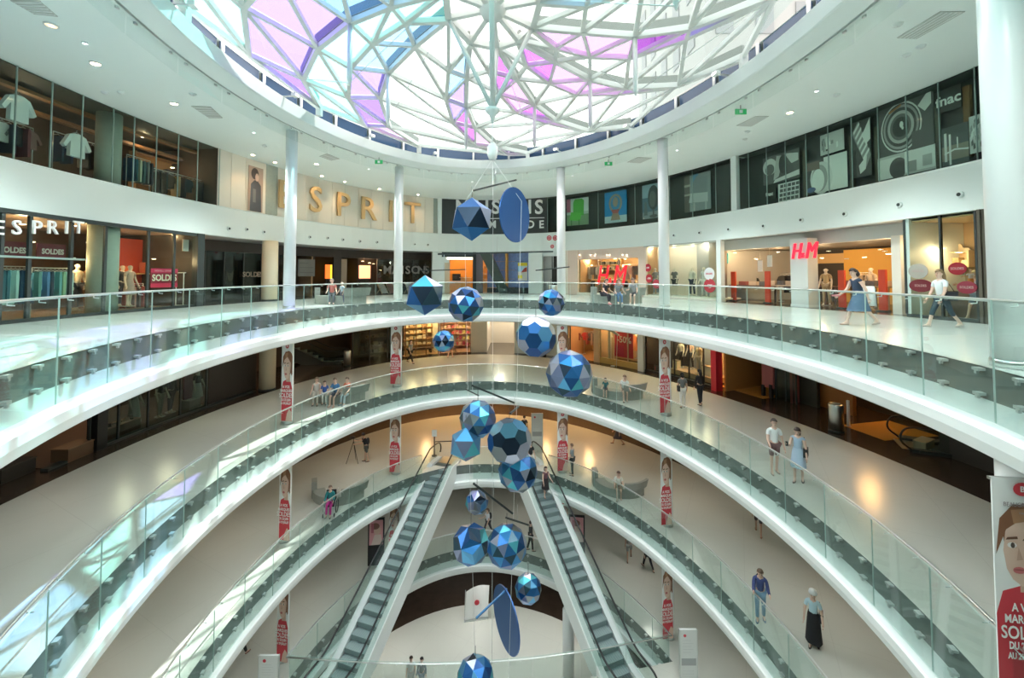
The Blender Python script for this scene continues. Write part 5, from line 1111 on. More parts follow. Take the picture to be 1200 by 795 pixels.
fr.chord('black_post', 893, 896, Z2, Z2+.6, 1.45, .15, M['black']); fr.chord('black_post', 902, 905, Z2, Z2+.7, 1.45, .15, M['black'])
rack(850, 858, Z2, 3.4, 1.7, [(.10,.12,.15),(.08,.09,.1),(.12,.14,.18),(.2,.2,.2)], 'left in the orange lit entrance', ('top','side'))
rack(864, 880, Z2, 3.8, 1.7, [(.45,.42,.4),(.6,.5,.42),(.3,.3,.3),(.5,.35,.2),(.55,.4,.25)], 'right in the orange lit entrance', ('top','side'))
t = thing('table', 'low dark table in the orange lit entrance', 'table', wp(862, Z2, 440, 2.8)[0], wp(862,0,440,2.8)[1]); MB().box((0,0,.5),(1.4,.7,.06)).build('tabletop', cmat((.15,.08,.04),.4), t); [MB().box((sx,sy,.24),(.06,.06,.47)).build('leg', cmat((.15,.08,.04),.4), t) for sx in (-.6,.6) for sy in (-.28,.28)]
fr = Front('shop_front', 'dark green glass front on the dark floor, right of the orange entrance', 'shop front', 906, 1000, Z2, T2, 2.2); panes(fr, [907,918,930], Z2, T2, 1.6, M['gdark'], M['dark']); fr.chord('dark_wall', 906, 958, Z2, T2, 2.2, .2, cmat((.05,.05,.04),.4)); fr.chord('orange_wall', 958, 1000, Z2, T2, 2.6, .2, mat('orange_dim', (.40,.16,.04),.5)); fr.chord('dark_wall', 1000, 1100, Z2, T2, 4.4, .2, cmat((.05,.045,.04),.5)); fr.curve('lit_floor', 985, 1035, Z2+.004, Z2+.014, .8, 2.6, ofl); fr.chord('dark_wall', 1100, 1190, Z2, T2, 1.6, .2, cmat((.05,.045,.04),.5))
escalator('dark escalator with black handrails at the right of the middle gallery', (22.5, 12.6), (15.6, 16.2), Z2, Z2+3.4, dark=True)
t = thing('floor_box', 'cream box on the dark floor beside the right dark escalator', 'box', at_z(1083, 525, Z2), .5); MB().box((0,0,.14),(.8,.35,.28)).build('body', cmat((.45,.40,.28),.5), t); MB().box((0,0,.29),(.84,.38,.03)).build('lid', cmat((.5,.45,.33),.5), t)
# lamps of the middle gallery shops
for i, (px, off, w, c_) in enumerate(((150,1.9,60,(1,.75,.5)),(200,1.9,70,(1,.7,.45)),(444,2.2,60,(1,.6,.28)),(484,1.4,110,(1,.66,.32)),(505,1.4,110,(1,.66,.32)),(534,1.2,150,(1,.66,.40)),(586,2.5,160,(1,.85,.68)),(680,2.0,130,(1,.62,.28)),(710,1.2,120,(1,.68,.36)),(733,1.0,160,(1,.68,.36)),(800,1.1,90,(1,.74,.48)),(822,1.1,90,(1,.74,.48)),(862,2.0,200,(1,.58,.20)),(880,3.6,160,(1,.58,.20)),(975,1.8,0,(1,.52,.18)),(1015,3.2,70,(1,.52,.16)),(270,2.5,40,(1,.6,.3)))):
    c, rz = wp(px, T2-.05, 400, off); lamp(c, 'ceiling light of the middle gallery shops, %s clockwise from the left edge' % nth(i), w, c_, .09, 10, soft=.35)
# =========================================================== lower galleries: dark warm fronts far back, rings of added fill lights
for k, px_list in ((1, None), (0, None)):
    z = level_z(k); ring('wall_shops', WALL, [(3.0 if k else 4.0, z), (3.0 if k else 4.0, z+3.64)], mat('back_warm_%d' % k, (.46,.34,.24) if k else (.55,.48,.40), .5), close=False)
ring('wall_lowest', VOID, [(5.2, -5), (5.2, -1.36)], mat('lowest_wall', (.05,.035,.025), .35), close=False)
for k in (3, 2, 1, 0):  # lamp rings added to brighten the gallery floors and, by bounce, the top ceiling
    z = level_z(k)+3.64 if k < 3 else ZC; A = VOID.walk(7.6 if k else 8.5, 3.6); off_ = 3.4 if k < 3 else 2.7
    for i, a in enumerate(A):
        p = VOID.pt(a, off_)[0]
        if p.y < -1: continue
        lamp((p.x, p.y, z), 'added round fill light over the %s, %s clockwise' % (['ground floor','escalator gallery','middle gallery','top gallery'][k], nth(i)), [56,60,52,960][k], [(1,.92,.82),(1,.88,.74),(1,.92,.82),(.86,1,.97)][k], .065, 1.2, soft=.25, spot=165 if k < 3 else 100)
for i, a in enumerate((-.5, .0, .5)):
    p = VOID.pt(a, 1.2)[0]; lamp((p.x, p.y, -1.38), 'round ceiling light over the lowest floor, %s from left' % nth(i), 85, (1,.97,.92), .14, 6, soft=.25)
for i, (x, y) in enumerate(((-4.5,20.5),(2.6,20.9))): pass
# warm orange shop light spilling on the far floor of the escalator gallery
for i, px in enumerate((500, 545, 590, 640, 690)):
    c, rz = wp(px, 8.3, 480, 1.6); lamp(c, 'orange shop lamp at the far side of the escalator gallery, %s from left' % nth(i), 85, (1,.58,.24), .1, 5, soft=.3)
# =========================================================== banners on the columns
def woman_print(d):
    sk, hr, rd, wt = (.74,.52,.42), (.25,.11,.06), (.62,.05,.07), (.90,.88,.86)
    def q(pts, c): d.poly([(min(1, max(0, x)), z) for x, z in pts], c)
    def e(x, z, rx, rz, c, n=18): q([(x+rx*math.cos(2*PI*i/n), z+rz*math.sin(2*PI*i/n)) for i in range(n)], c)
    q([(.0,.40),(.12,.50),(.45,.53),(.85,.50),(1,.42),(1,.0),(.0,.0)], rd)
    q([(.42,.50),(.80,.50),(.78,.62),(.42,.60)], (.62,.40,.31))
    e(.62,.74,.46,.155,hr,22)
    q([(.20,.60),(.30,.555),(.46,.525),(.64,.545),(.80,.62),(.86,.72),(.76,.80),(.48,.82),(.20,.77),(.15,.68)], sk)
    q([(.62,.56),(.80,.62),(.86,.72),(.80,.80),(.70,.80),(.74,.70),(.70,.62)], (.64,.42,.33))
    q([(.02,.66),(.10,.82),(.34,.885),(.68,.885),(.96,.80),(1,.60),(.90,.58),(.86,.74),(.60,.80),(.46,.845),(.24,.79),(.12,.72)], hr)
    q([(.30,.86),(.60,.87),(.52,.81),(.34,.80)], (.42,.22,.12))
    for x in (.30,.58):
        e(x,.705,.085,.013,(.88,.83,.80),10); e(x+.01,.705,.038,.013,(.10,.07,.06),8); q([(x-.11,.728),(x+.10,.734),(x+.09,.745),(x-.08,.739)],(.17,.08,.05))
    q([(.40,.70),(.47,.645),(.36,.64)],(.58,.36,.28)); e(.40,.598,.11,.015,(.60,.17,.17),12); e(.40,.600,.10,.003,(.35,.08,.08),10)
    e(.5,.955,.16,.03,rd,16); d.text('B',.5,.955,.035,wt,.003)
    q([(.45,.0),(1,.0),(1,.12),(.78,.16),(.58,.10)], sk)
    for i,(tx,z,s_) in enumerate((('A VOS',.435,.050),('MARQUES',.385,.050),('SOLDES',.325,.078),('DU 25 JUIN',.270,.044),('AU 29 JUILLET',.226,.038))): d.text(tx,.46,z,s_,wt,.004,.62 if len(tx)>8 else .72)
def column_banner(x, y, z, dx, w, h, rz, label):
    t = thing('column_banner', label, 'banner', (x+dx, y-.36, z+.22), rz)
    MB().box((0,0,h/2),(w,.02,h)).build('sheet', M['whitep'], t)
    for zz in (.02, h-.02): MB().box((0,.02,zz),(w+.04,.04,.04)).build('rail', M['steel'], t)
    MB().box((0,.1,h*.5),(.05,.2,.05)).build('bracket', M['steel'], t)
    woman_print(Draw(t, w, h))
for nm, x, y, r in COLS[:4]:
    s = 1 if 'left' in nm else -1
    for k in (2, 1, 0):
        column_banner(x, y, level_z(k), s*.17 if nm in ('left','right') else 0, .50 if nm in ('left','right') else .62, 3.35, R(-10)*s, 'sale banner with woman in red, column %s, %s' % ({'left':'at the outer left','innerleft':'left of the escalators','innerright':'right of the escalators','right':'at outer right'}[nm], ['lowest of three','middle one of three','topmost of three'][k]))
column_banner(7.44, 6.72, Z2, 0, .74, 3.25, R(-8), 'large sale banner with a woman in red cut by the right edge')
t = [o for o in bpy.data.objects if o.name.startswith('column_banner')][-1]
lettering('lettering', 'BEAUGRENELLE', .085, cmat((.35,.30,.30),.5), t, (0,-.036,2.88), .002, .001, sx=.85); lettering('lettering', 'PARIS', .045, cmat((.35,.30,.30),.5), t, (0,-.036,2.76), .002)
# =========================================================== benches, totems, bins, stands
def bench(x, y, z, rz, label):
    t = thing('bench', label, 'bench', (x, y, z), rz, 'curved grey stone benches')
    def arc(r0, r1, z0, z1, a0, a1, n=10, lean=0.):
        vs = []
        for i in range(n+1):
            a = R(a0+(a1-a0)*i/n); c_, s_ = math.cos(a), math.sin(a)
            vs += [(r0*c_, r0*s_, z0), (r1*c_, r1*s_, z0), ((r1+lean)*c_, (r1+lean)*s_, z1), ((r0+lean)*c_, (r0+lean)*s_, z1)]
        fs = [(4*i+k, 4*i+4+k, 4*i+4+(k+1)%4, 4*i+(k+1)%4) for i in range(n) for k in range(4)] + [(0,1,2,3), (4*n+3,4*n+2,4*n+1,4*n)]
        return MB().add(vs, fs)
    arc(.85,1.42,0,.43,-155,-20).build('seat', M['stone'], t); arc(1.36,1.50,.43,.84,-70,-14,8,.10).build('backrest', M['stone'], t)
    MB().box((-1.28,-.42,.42),(.26,.5,.84),R(25)).build('end_block', M['stone'], t)
    return t
LB = {3:'top gallery', 2:'middle gallery', 1:'escalator gallery'}
for k in (3, 2, 1):
    bench(-9.0, 23.0, 5.*k, R(0), 'curved grey bench at the left of the %s, between the two left columns' % LB[k])
    bench(5.9, 23.7, 5.*k, R(-25), 'curved grey bench at the right of the %s, between the two right columns' % LB[k])
def totem(x, y, z, h, w, label, rz=0):
    t = thing('info_totem', label, 'sign', (x, y, z), rz)
    MB().box((0,0,h/2+.03),(w,.08,h-.06)).build('panel', mat('totem_white', (.74,.75,.74),.4), t)
    for s in (-1,1): MB().box((s*(w/2+.015),0,h/2),(.03,.11,h)).build('side_frame', M['steel'], t)
    MB().box((0,0,.02),(w+.1,.25,.04)).build('foot', M['steel'], t)
    d = Draw(t, w, h); d.k = 26
    d.ell(.28,.9,.09,.09*w/h,(.6,.03,.06),14); d.rect(.06,.40,.94,.52,(.40,.41,.42))
    for i in range(5): d.rect(.15,.82-.05*i,.15+(.62 if i%2 else .5),.825-.05*i,(.55,.56,.56))
    for i in range(4): d.rect(.12,.16+.05*i,.8,.165+.05*i,(.60,.60,.60))
totem(*at_z(629.5, 529, 5), 2.45, .70, 'white information totem near the top of the right escalator'); totem(-9.35, 16.95, 0, 1.85, .72, 'white information totem at the foot of the left escalator'); totem(7.05, 17.6, 0, 2.3, .66, 'white information totem at the foot of the right escalator, beside the banner column')
p = at_z(515.5, 531, 5); t = thing('sign_post', 'black post with a white square sign at the top of the left escalator', 'sign', (-4.95, 27.6, 5)); MB().tube([(0,0,0),(0,0,1.2)], .04, 8).build('post', M['black'], t); MB().box((0,0,1.42),(.32,.03,.42)).build('sign', M['whitep'], t); MB().lathe([(.17,0),(.17,.03),(.04,.05)], 14).build('foot', M['black'], t)
t = thing('barrier_belt', 'black belt barrier between the sign post and a second post at the escalator top', 'barrier', (-3.3, 27.75, 5)); MB().tube([(0,0,0),(0,0,.95)], .035, 8).build('post', M['black'], t); MB().box((-.8,-.07,.88),(1.6,.01,.06),.09).build('belt', M['black'], t); MB().lathe([(.16,0),(.16,.03),(.04,.05)], 14).build('foot', M['black'], t)
def stand(x, y, z, rz, label):
    t = thing('poster_stand', label, 'sign', (x,y,z), rz); MB().box((0,0,1.3),(.9,.12,2.6)).build('frame', M['black'], t); d = Draw(t,.9,2.6); d.k = 46
    d.rect(.08,.44,.92,.97,(.78,.36,.40)); d.ell(.55,.76,.24,.10,(.75,.50,.42),16); d.ell(.45,.84,.26,.07,(.25,.10,.08),14); d.poly([(.2,.44),(.9,.44),(.8,.66),(.4,.66)],(.80,.62,.58)); d.rect(.2,.70,.36,.9,(.55,.14,.2)); d.rect(.08,.06,.92,.38,(.02,.02,.025))
stand(-7.75, 24.9, 0, R(8), 'black poster stand with a pink portrait behind the left escalator'); stand(3.75, 25.2, 0, R(-8), 'black poster stand with a pink portrait behind the right escalator')
c = at_z(558, 727, -5); t = thing('floor_banner', 'curled white standing banner with a red dot on the lowest floor', 'banner', c, R(10))
vs = []; n = 8
for i in range(n+1):
    f = i/n
    for j in range(n+1): g = j/n; vs.append(((f-.5)*1.45+.10*g, .25*math.sin(f*3.0)*(.3+g), .05+g*1.75+.18*f*f*g))
MB().add(vs, [(i*(n+1)+j, (i+1)*(n+1)+j, (i+1)*(n+1)+j+1, i*(n+1)+j+1) for i in range(n) for j in range(n)]).build('sheet', M['whitep'], t)
b = MB(); b.tube([(.05,.10,1.0),(.05,.05,1.0)], .15, 18); b.build('red_dot', M['red'], t).rotation_euler = (0,0,.0)
MB().tube([(-.72,.02,0),(-.66,.06,1.85)], .02, 6).build('pole', M['steel'], t); MB().box((0,.1,.02),(1.5,.35,.04)).build('foot', M['steel'], t)
c = at_z(442.5, 803, 0); t = thing('litter_bin', 'white round litter bin with black openings at the foot of the left escalator', 'bin', (-5.25, 16.75, 0)); MB().lathe([(.25,0),(.25,.92),(.2,.96),(0,.97)], 20).build('body', M['whitep'], t)
for s in (-1,1): MB().prism([(s*.12+.07*math.cos(2*PI*k/14), .78+.10*math.sin(2*PI*k/14)) for k in range(14)], -.262, -.2).build('opening', M['black'], t)
t = thing('bollard', 'short black post at the bottom edge, in front of the lowest hanging ball', 'post', (.2, 16.7, 0)); MB().lathe([(.09,0),(.09,.75),(.0,.8)], 12).build('shaft', M['black'], t); MB().lathe([(.16,0),(.16,.03)], 14).build('foot', M['black'], t)
# ------------------------------------------------------------------ people: one continuous skinned body each, clothes and hair as parts
def skin_mesh(name, V, Ed, Rd, m, sub=1):
    me = bpy.data.meshes.new(name); me.from_pydata([tuple(v) for v in V], Ed, []); me.update()
    o = bpy.data.objects.new(name, me); col.objects.link(o)
    md = o.modifiers.new('skin', 'SKIN'); md.use_smooth_shade = True
    for i, r in enumerate(Rd): me.skin_vertices[0].data[i].radius = (r, r) if not isinstance(r, tuple) else r
    me.skin_vertices[0].data[0].use_root = True
    sb = o.modifiers.new('sub', 'SUBSURF'); sb.levels = sub; sb.render_levels = sub
    ev = bpy.data.meshes.new_from_object(o.evaluated_get(bpy.context.evaluated_depsgraph_get()))
    bpy.data.objects.remove(o); bpy.data.meshes.remove(me)
    ev.name = name; ev.materials.clear(); ev.materials.append(m); return ev
def rotx(v, a):                                                # lean forward (towards -y) by a
    c, s = math.cos(a), math.sin(a); return Vector((v.x, v.y*c - v.z*s, v.y*s + v.z*c))
def person(loc, rz, label, h=1.68, top=(.5,.5,.5), bottom=(.1,.1,.15), style='trousers', hair=(.08,.05,.04), hairlen=0., skin=None, sleeves='short', legs=((0,0),(0,0)), arms=((4,10,12),(4,10,12)), lean=0., sit=False, seat_h=.45, shoes=(.06,.05,.05), head_turn=0., head_down=0., hat=None, group=None, cat='person', name='person', no_face=False):
    k = h/1.70; skin = skin or M['skin']
    TH, SH = .425*k, .415*k
    L = []
    for hip, kn in legs: L.append((R(hip), R(kn)))
    if sit: zp = seat_h + .10*k
    else: zp = max(TH*math.cos(a)+SH*math.cos(a-b) for a, b in L) + .075*k
    root = thing(name, label, cat, loc, rz, group)
    ln = R(lean); piv = Vector((0,0,zp))
    def up(x, y, z): return piv + rotx(Vector((x*k, y*k, z*k)), -ln if False else ln)
    # rotx with positive angle tilts +z towards -y
    P = {}
    P['pelvis'] = piv + Vector((0,0,.02*k)); P['waist'] = up(0,0,.16); P['chest'] = up(0,.005,.33); P['collar'] = up(0,0,.47)
    P['neck'] = up(0,-.005,.545); hd = R(head_down)
    hb = up(0,-.01,.545); hdir = rotx(Vector((0,0,1)), ln*.6+hd)
    P['jaw'] = hb + hdir*.07*k + rotx(Vector((0,-.025*k,0)), hd); P['head'] = hb + hdir*.15*k; P['crown'] = hb + hdir*.215*k
    for i, s in ((0,-1),(1,1)):
        a, b = L[i]; hp = piv + Vector((s*.085*k, 0, -.02*k)); kn = hp + Vector((s*.01*k, -math.sin(a)*TH, -math.cos(a)*TH)); an = kn + Vector((0, -math.sin(a-b)*SH, -math.cos(a-b)*SH))
        ft = 0 if sit or abs(a-b) < .2 else (a-b)*.5
        toe = an + Vector((s*.02*k, -.15*k*math.cos(ft), -.045*k + .15*k*math.sin(ft)*.6)); heel = an + Vector((0,.035*k,-.045*k))
        P['hip%d'%i], P['knee%d'%i], P['ankle%d'%i], P['toe%d'%i], P['heel%d'%i] = hp, kn, an, toe, heel
        f, ab, el = [R(x) for x in arms[i]]
        sh = up(s*.165, .0, .445); d1 = rotx(Vector((s*math.sin(ab), -math.sin(f)*math.cos(ab), -math.cos(f)*math.cos(ab))), ln*.5)
        eb = sh + d1*.285*k; g = f+el; d2 = rotx(Vector((s*math.sin(ab)*.5, -math.sin(g), -math.cos(g))).normalized(), ln*.5)
        wr = eb + d2*.245*k; pm = wr + d2*.075*k
        P['sho%d'%i], P['elb%d'%i], P['wri%d'%i], P['palm%d'%i] = sh, eb, wr, pm; P['hd%d'%i] = d2
    names = ['pelvis','waist','chest','collar','neck','jaw','head','crown']
    rad = [.115,.105,.118,.085,.050,.068,.088,.055]
    edges = [('pelvis','waist'),('waist','chest'),('chest','collar'),('collar','neck'),('neck','jaw'),('jaw','head'),('head','crown')]
    for i in (0,1):
        names += [n+str(i) for n in ('hip','knee','ankle','toe','heel','sho','elb','wri','palm')]; rad += [.082,.052,.036,.026,.032,.058,.040,.028,.030]
        edges += [('pelvis','hip%d'%i),('hip%d'%i,'knee%d'%i),('knee%d'%i,'ankle%d'%i),('ankle%d'%i,'toe%d'%i),('ankle%d'%i,'heel%d'%i),('collar','sho%d'%i),('sho%d'%i,'elb%d'%i),('elb%d'%i,'wri%d'%i),('wri%d'%i,'palm%d'%i)]
    ix = {n:i for i, n in enumerate(names)}
    bm_me = skin_mesh('body', [P[n] for n in names], [(ix[a],ix[b]) for a, b in edges], [r*k for r in rad], skin)
    # fingers, thumb, nose and ears join the same body mesh
    ex = MB()
    for i, s in ((0,-1),(1,1)):
        d = P['hd%d'%i]; side = d.cross(Vector((s,0,0))); side = side.normalized() if side.length > .1 else Vector((0,-1,0)); pal = side.cross(d)
        for q, (o_, ln_) in enumerate(((-.026,.070),(-.009,.080),(.009,.076),(.025,.060))):
            b0 = P['palm%d'%i] + side*o_*k + d*.01*k; b1 = b0 + d*ln_*.5*k; b2 = b1 + (d*.8 - pal*.5*s).normalized()*ln_*.5*k
            ex.tube([b0,b1,b2], [.010*k,.009*k,.006*k], 5)
        t0 = P['wri%d'%i] + d*.03*k - side*.025*k; ex.tube([t0, t0 - side*.03*k + d*.03*k, t0 - side*.035*k + d*.065*k], [.012*k,.010*k,.007*k], 5)
    fw = rotx(Vector((0,-1,0)), ln*.6+hd); upv = hdir; rt = Vector((1,0,0))
    hc = P['head']
    ex.tube([hc + fw*.085*k + upv*.0, hc + fw*.108*k - upv*.035*k, hc + fw*.085*k - upv*.045*k], [.008*k,.016*k,.012*k], 6)
    for s in (-1,1): ex.ball(hc + rt*s*.088*k - upv*.01*k, (.012*k,.02*k,.032*k), 6, 4)
    bm = bmesh.new(); bm.from_mesh(bm_me); tmp = ex.mesh('x', [skin]); bm.from_mesh(tmp); bpy.data.meshes.remove(tmp)
    bm.to_mesh(bm_me); bm.free(); bm_me.polygons.foreach_set('use_smooth', [True]*len(bm_me.polygons))
    body = inst('body', bm_me, root)
    if not no_face:
        for s in (-1,1): MB().ball(hc + fw*.084*k + rt*s*.033*k + upv*.005*k, (.012*k,.008*k,.008*k), 6, 4).build('eye', M['black'], body)
        MB().ball(hc + fw*.082*k - upv*.062*k, (.022*k,.010*k,.007*k), 6, 4).build('mouth', cmat((.45,.15,.13),.5), body)
    # shirt
    tn = ['waist','chest','collar','pelvis']; tr = [.122,.136,.098,.132]; te = [('pelvis','waist'),('waist','chest'),('chest','collar')]
    for i in (0,1):
        sh, eb, wr = P['sho%d'%i], P['elb%d'%i], P['wri%d'%i]
        P['cuff%d'%i] = {'none':sh.lerp(eb,.12), 'short':sh.lerp(eb,.62), 'long':eb.lerp(wr,.92)}[sleeves]
        tn.append('sho%d'%i); tr.append(.068 if sleeves != 'none' else .060); te.append(('collar','sho%d'%i))
        if sleeves == 'long': tn.append('elb%d'%i); tr.append(.052); te.append(('sho%d'%i,'elb%d'%i)); tn.append('cuff%d'%i); tr.append(.040); te.append(('elb%d'%i,'cuff%d'%i))
        else: tn.append('cuff%d'%i); tr.append(.058); te.append(('sho%d'%i,'cuff%d'%i))
    order = ['pelvis'] + [n for n in tn if n != 'pelvis']; rr = {n:r for n, r in zip(tn, tr)}
    tx = {n:i for i, n in enumerate(order)}
    inst('dress_top' if style == 'dress' else 'shirt', skin_mesh('shirt', [P[n] for n in order], [(tx[a],tx[b]) for a, b in te], [rr[n]*k for n in order], cmat(top,.8)), root)
    # legs wear
    def legwear(frac, name_, c):
        order = ['pelvis']; rr = [.135]; ed = []; V = [P['pelvis']]
        for i in (0,1):
            V.append(P['hip%d'%i]); rr.append(.100); ed.append((0, len(V)-1)); j = len(V)-1
            if frac <= 1: V.append(P['hip%d'%i].lerp(P['knee%d'%i], frac)); rr.append(.082 - .015*frac); ed.append((j, j+1))
            else:
                V.append(P['knee%d'%i]); rr.append(.066); ed.append((j, j+1)); V.append(P['knee%d'%i].lerp(P['ankle%d'%i], frac-1)); rr.append(.056 if frac > 1.6 else .062); ed.append((j+1, j+2))
        inst(name_, skin_mesh(name_, V, ed, [r*k for r in rr], cmat(c,.8)), root)
    if style == 'trousers': legwear(1.93, 'trousers', bottom)
    elif style == 'capri': legwear(1.35, 'trousers', bottom)
    elif style == 'shorts': legwear(.85, 'shorts', bottom)
    elif style in ('dress','skirt','long_skirt'):
        ze = {'dress':.46,'skirt':.5,'long_skirt':.78}[style]; b = MB(); vs = []; n = 14; rows = 6
        for j in range(rows+1):
            f = j/rows; c0 = P['waist'].lerp(P['pelvis'], min(1, f*2.5)) if f < .4 else P['pelvis'] + Vector((0,0,-(f-.4)/.6*ze*k))
            kn = (P['knee0']+P['knee1'])/2; dy = (kn.y - P['pelvis'].y)*max(0, f-.4)/.6*(ze/.5 if ze < .6 else 1)
            r0 = (.125 + .03*min(1,f*2.5) + (.05 if style != 'long_skirt' else .06)*max(0,f-.4)/.6)*k
            spread = abs(P['knee0'].y-P['knee1'].y)*.42*max(0, f-.4)/.6
            for q in range(n):
                t = 2*PI*q/n; rp = 1 + (.06*math.sin(5*t) if f > .5 else 0); vs.append((r0*1.08*rp*math.cos(t), c0.y+dy+(r0*.9+spread)*rp*math.sin(t), c0.z))
        b.add(vs, [(j*n+q, (j+1)*n+q, (j+1)*n+(q+1)%n, j*n+(q+1)%n) for j in range(rows) for q in range(n)], 0, True)
        b.build('skirt', cmat(bottom,.8), root)
    # shoes
    for i, s in ((0,-1),(1,1)):
        b = MB(); a, t_, he = P['ankle%d'%i], P['toe%d'%i], P['heel%d'%i]
        b.tube([he + Vector((0,.02,.0))*k, he.lerp(t_,.3)+Vector((0,0,.012*k)), he.lerp(t_,.7), t_ + (t_-he).normalized()*.035*k], [.030*k,.043*k,.044*k,.022*k], 8, flat=.75); b.build('shoe', cmat(shoes,.5), root)
    # hair
    b = MB(); vs = []; n = 14; m_ = 8
    back = -fw
    for j in range(m_+1):
        th = PI*.62*j/m_
        for q in range(n):
            ph = 2*PI*q/n; cut = 1.0 if math.sin(ph) < .35 else .62
            t2 = min(th, PI*.62*cut); rr_ = .101*k*(1+.02*math.sin(3*ph+j))
            vs.append(hc + upv*.02*k + upv*(math.cos(t2)*rr_*1.12) + rt*(math.sin(t2)*math.cos(ph)*rr_*.98) + fw*(math.sin(t2)*math.sin(ph)*rr_*1.0))
    b.add(vs, [(j*n+q, j*n+(q+1)%n, (j+1)*n+(q+1)%n, (j+1)*n+q) for j in range(m_) for q in range(n)], 0, True)
    if hairlen > 0:
        b.tube([hc + back*.055*k + upv*.03*k, hc + back*.085*k - upv*.08*k, hc + back*.09*k - upv*(.08+hairlen*.6)*k, hc + back*.08*k - upv*(.08+hairlen)*k], [.075*k,.080*k,.065*k,.03*k], 8)
    b.build('hair', cmat(hair,.7), root)
    if hat:
        b = MB(); b.lathe([(.115*k,.0),(.118*k,.05*k),(.10*k,.11*k),(.04*k,.135*k),(0,.138*k)], 14, c=hc+upv*.02*k); b.build('cap', cmat(hat,.8), root)
    return root, P, k
def bag(root, P, k, c, kind='shoulder', side=1):
    if kind == 'shoulder':
        w = Vector((side*.20*k, .06*k, P['pelvis'].z+.02)); b = MB(); b.box(w, (.11*k,.30*k,.26*k)); o = b.build('shoulder_bag', cmat(c,.7), root)
        MB().tube([w+Vector((0,-.1*k,.13*k)), P['sho%d'%(1 if side>0 else 0)]+Vector((0,0,.07*k)), w+Vector((0,.1*k,.13*k))], .010*k, 5).build('strap', cmat(c,.7), o)
    elif kind == 'back':
        w = P['chest'] + Vector((0,.17*k,-.03*k)); MB().ball(w, (.14*k,.10*k,.21*k), 10, 6).build('backpack', cmat(c,.7), root)
    elif kind == 'tote':
        w = Vector((side*.10*k,.20*k,P['waist'].z-.02)); b = MB(); b.add([(w.x+x*k*(1+.35*(1-z)), w.y+y*k, w.z+(z-.75)*.55*k) for z in (0,.5,1) for x, y in ((-.15,-.07),(.15,-.07),(.15,.09),(-.15,.09))], [(0,3,2,1),(8,9,10,11)]+[(4*i+q,4*i+(q+1)%4,4*i+4+(q+1)%4,4*i+4+q) for i in (0,1) for q in range(4)], 0, True); b.build('tote_bag', cmat(c,.8), root)
FACE_CAM = 0.
def facing(loc, tx, ty): return math.atan2(ty-loc.y, tx-loc.x) + PI/2          # rotation that turns the figure (looking along -y) towards a point
WALK = ((26,8),(-20,22)); WALK2 = ((-22,20),(24,6))
SIT = ((84,82),(80,78)); SITB = ((84,70),(78,92))
p = at_z(1008, 381.5, 15); g = person(p, R(-90), 'woman in a navy sleeveless dress walking left with a white bag on the top gallery', 1.72, (.03,.05,.09), (.09,.15,.24), 'dress', (.04,.025,.02), .06, None, 'none', WALK, ((28,8,30),(-18,10,15)), 12, shoes=(.4,.3,.25), head_down=8); bag(*g, (.78,.80,.78), 'tote', .4)
MB().box(g[1]['palm0']+Vector((-.02,-.05,.02)), (.10,.16,.05)).build('pink_purse', cmat((.65,.22,.24),.6), g[0])
p = at_z(1105, 383.5, 15); g = person(p, R(-90), 'woman in a white top and dark cropped trousers walking left on the top gallery', 1.66, (.74,.78,.78), (.025,.05,.07), 'capri', (.22,.14,.07), .20, None, 'short', WALK, ((14,8,18),(20,8,14)), 4, shoes=(.5,.42,.35)); bag(*g, (.03,.03,.035), 'shoulder', 1)
p = at_z(1146, 374.5, 15); g = person(p, R(-75), 'blonde woman in a patterned top beside the column at the right edge, carrying a child', 1.66, (.50,.42,.55), (.20,.24,.32), 'shorts', (.55,.42,.22), .10, None, 'none', WALK, ((70,10,20),(60,12,40)), 4, shoes=(.5,.45,.4))
c_ = p + Vector((-.32,-.12,.95)); person(c_, R(-60), 'small child in an orange skirt held by the blonde woman at the right edge', .78, (.62,.55,.58), (.70,.25,.08), 'skirt', (.5,.36,.2), 0, None, 'short', ((60,60),(50,70)), ((60,20,20),(50,20,30)), 0, shoes=(.6,.1,.35))
# seated people on the top gallery
p = at_z(381, 357, 15); person(Vector((-9.2,21.85,15)), R(20), 'blurred person in a red top sitting on the left bench of the top gallery', 1.66, (.60,.16,.14), (.10,.11,.13), 'trousers', (.45,.36,.30), 0, None, 'short', SIT, ((30,10,50),(35,10,45)), 16, True, shoes=(.1,.1,.1))
person(Vector((-8.6,21.7,15)), R(-25), 'small child in a pale blue top standing at the left bench of the top gallery', 1.12, (.45,.55,.65), (.12,.12,.18), 'trousers', (.5,.42,.34), 0, None, 'short', ((4,2),(-2,4)), ((20,10,20),(10,10,20)), 6, shoes=(.5,.5,.5))
person(Vector((4.75,22.2,15)), R(30), 'person in black with pink shoes sitting at the left of the right bench, top gallery', 1.68, (.05,.05,.06), (.04,.04,.05), 'trousers', (.10,.07,.05), .05, None, 'short', SITB, ((30,10,50),(30,10,50)), 22, True, shoes=(.72,.25,.28))
person(Vector((5.45,22.15,15)), R(5), 'person in blue jeans sitting in the middle of the right bench, top gallery', 1.68, (.30,.30,.34), (.14,.24,.42), 'trousers', (.16,.11,.08), 0, None, 'short', SIT, ((30,10,50),(30,10,50)), 24, True, shoes=(.6,.6,.6))
person(Vector((6.35,22.3,15)), R(-25), 'person in grey shirt and white shoes sitting right on the right bench, top gallery', 1.72, (.40,.42,.44), (.10,.10,.12), 'shorts', (.14,.10,.08), 0, None, 'short', SIT, ((40,10,60),(35,10,50)), 20, True, shoes=(.8,.8,.8))
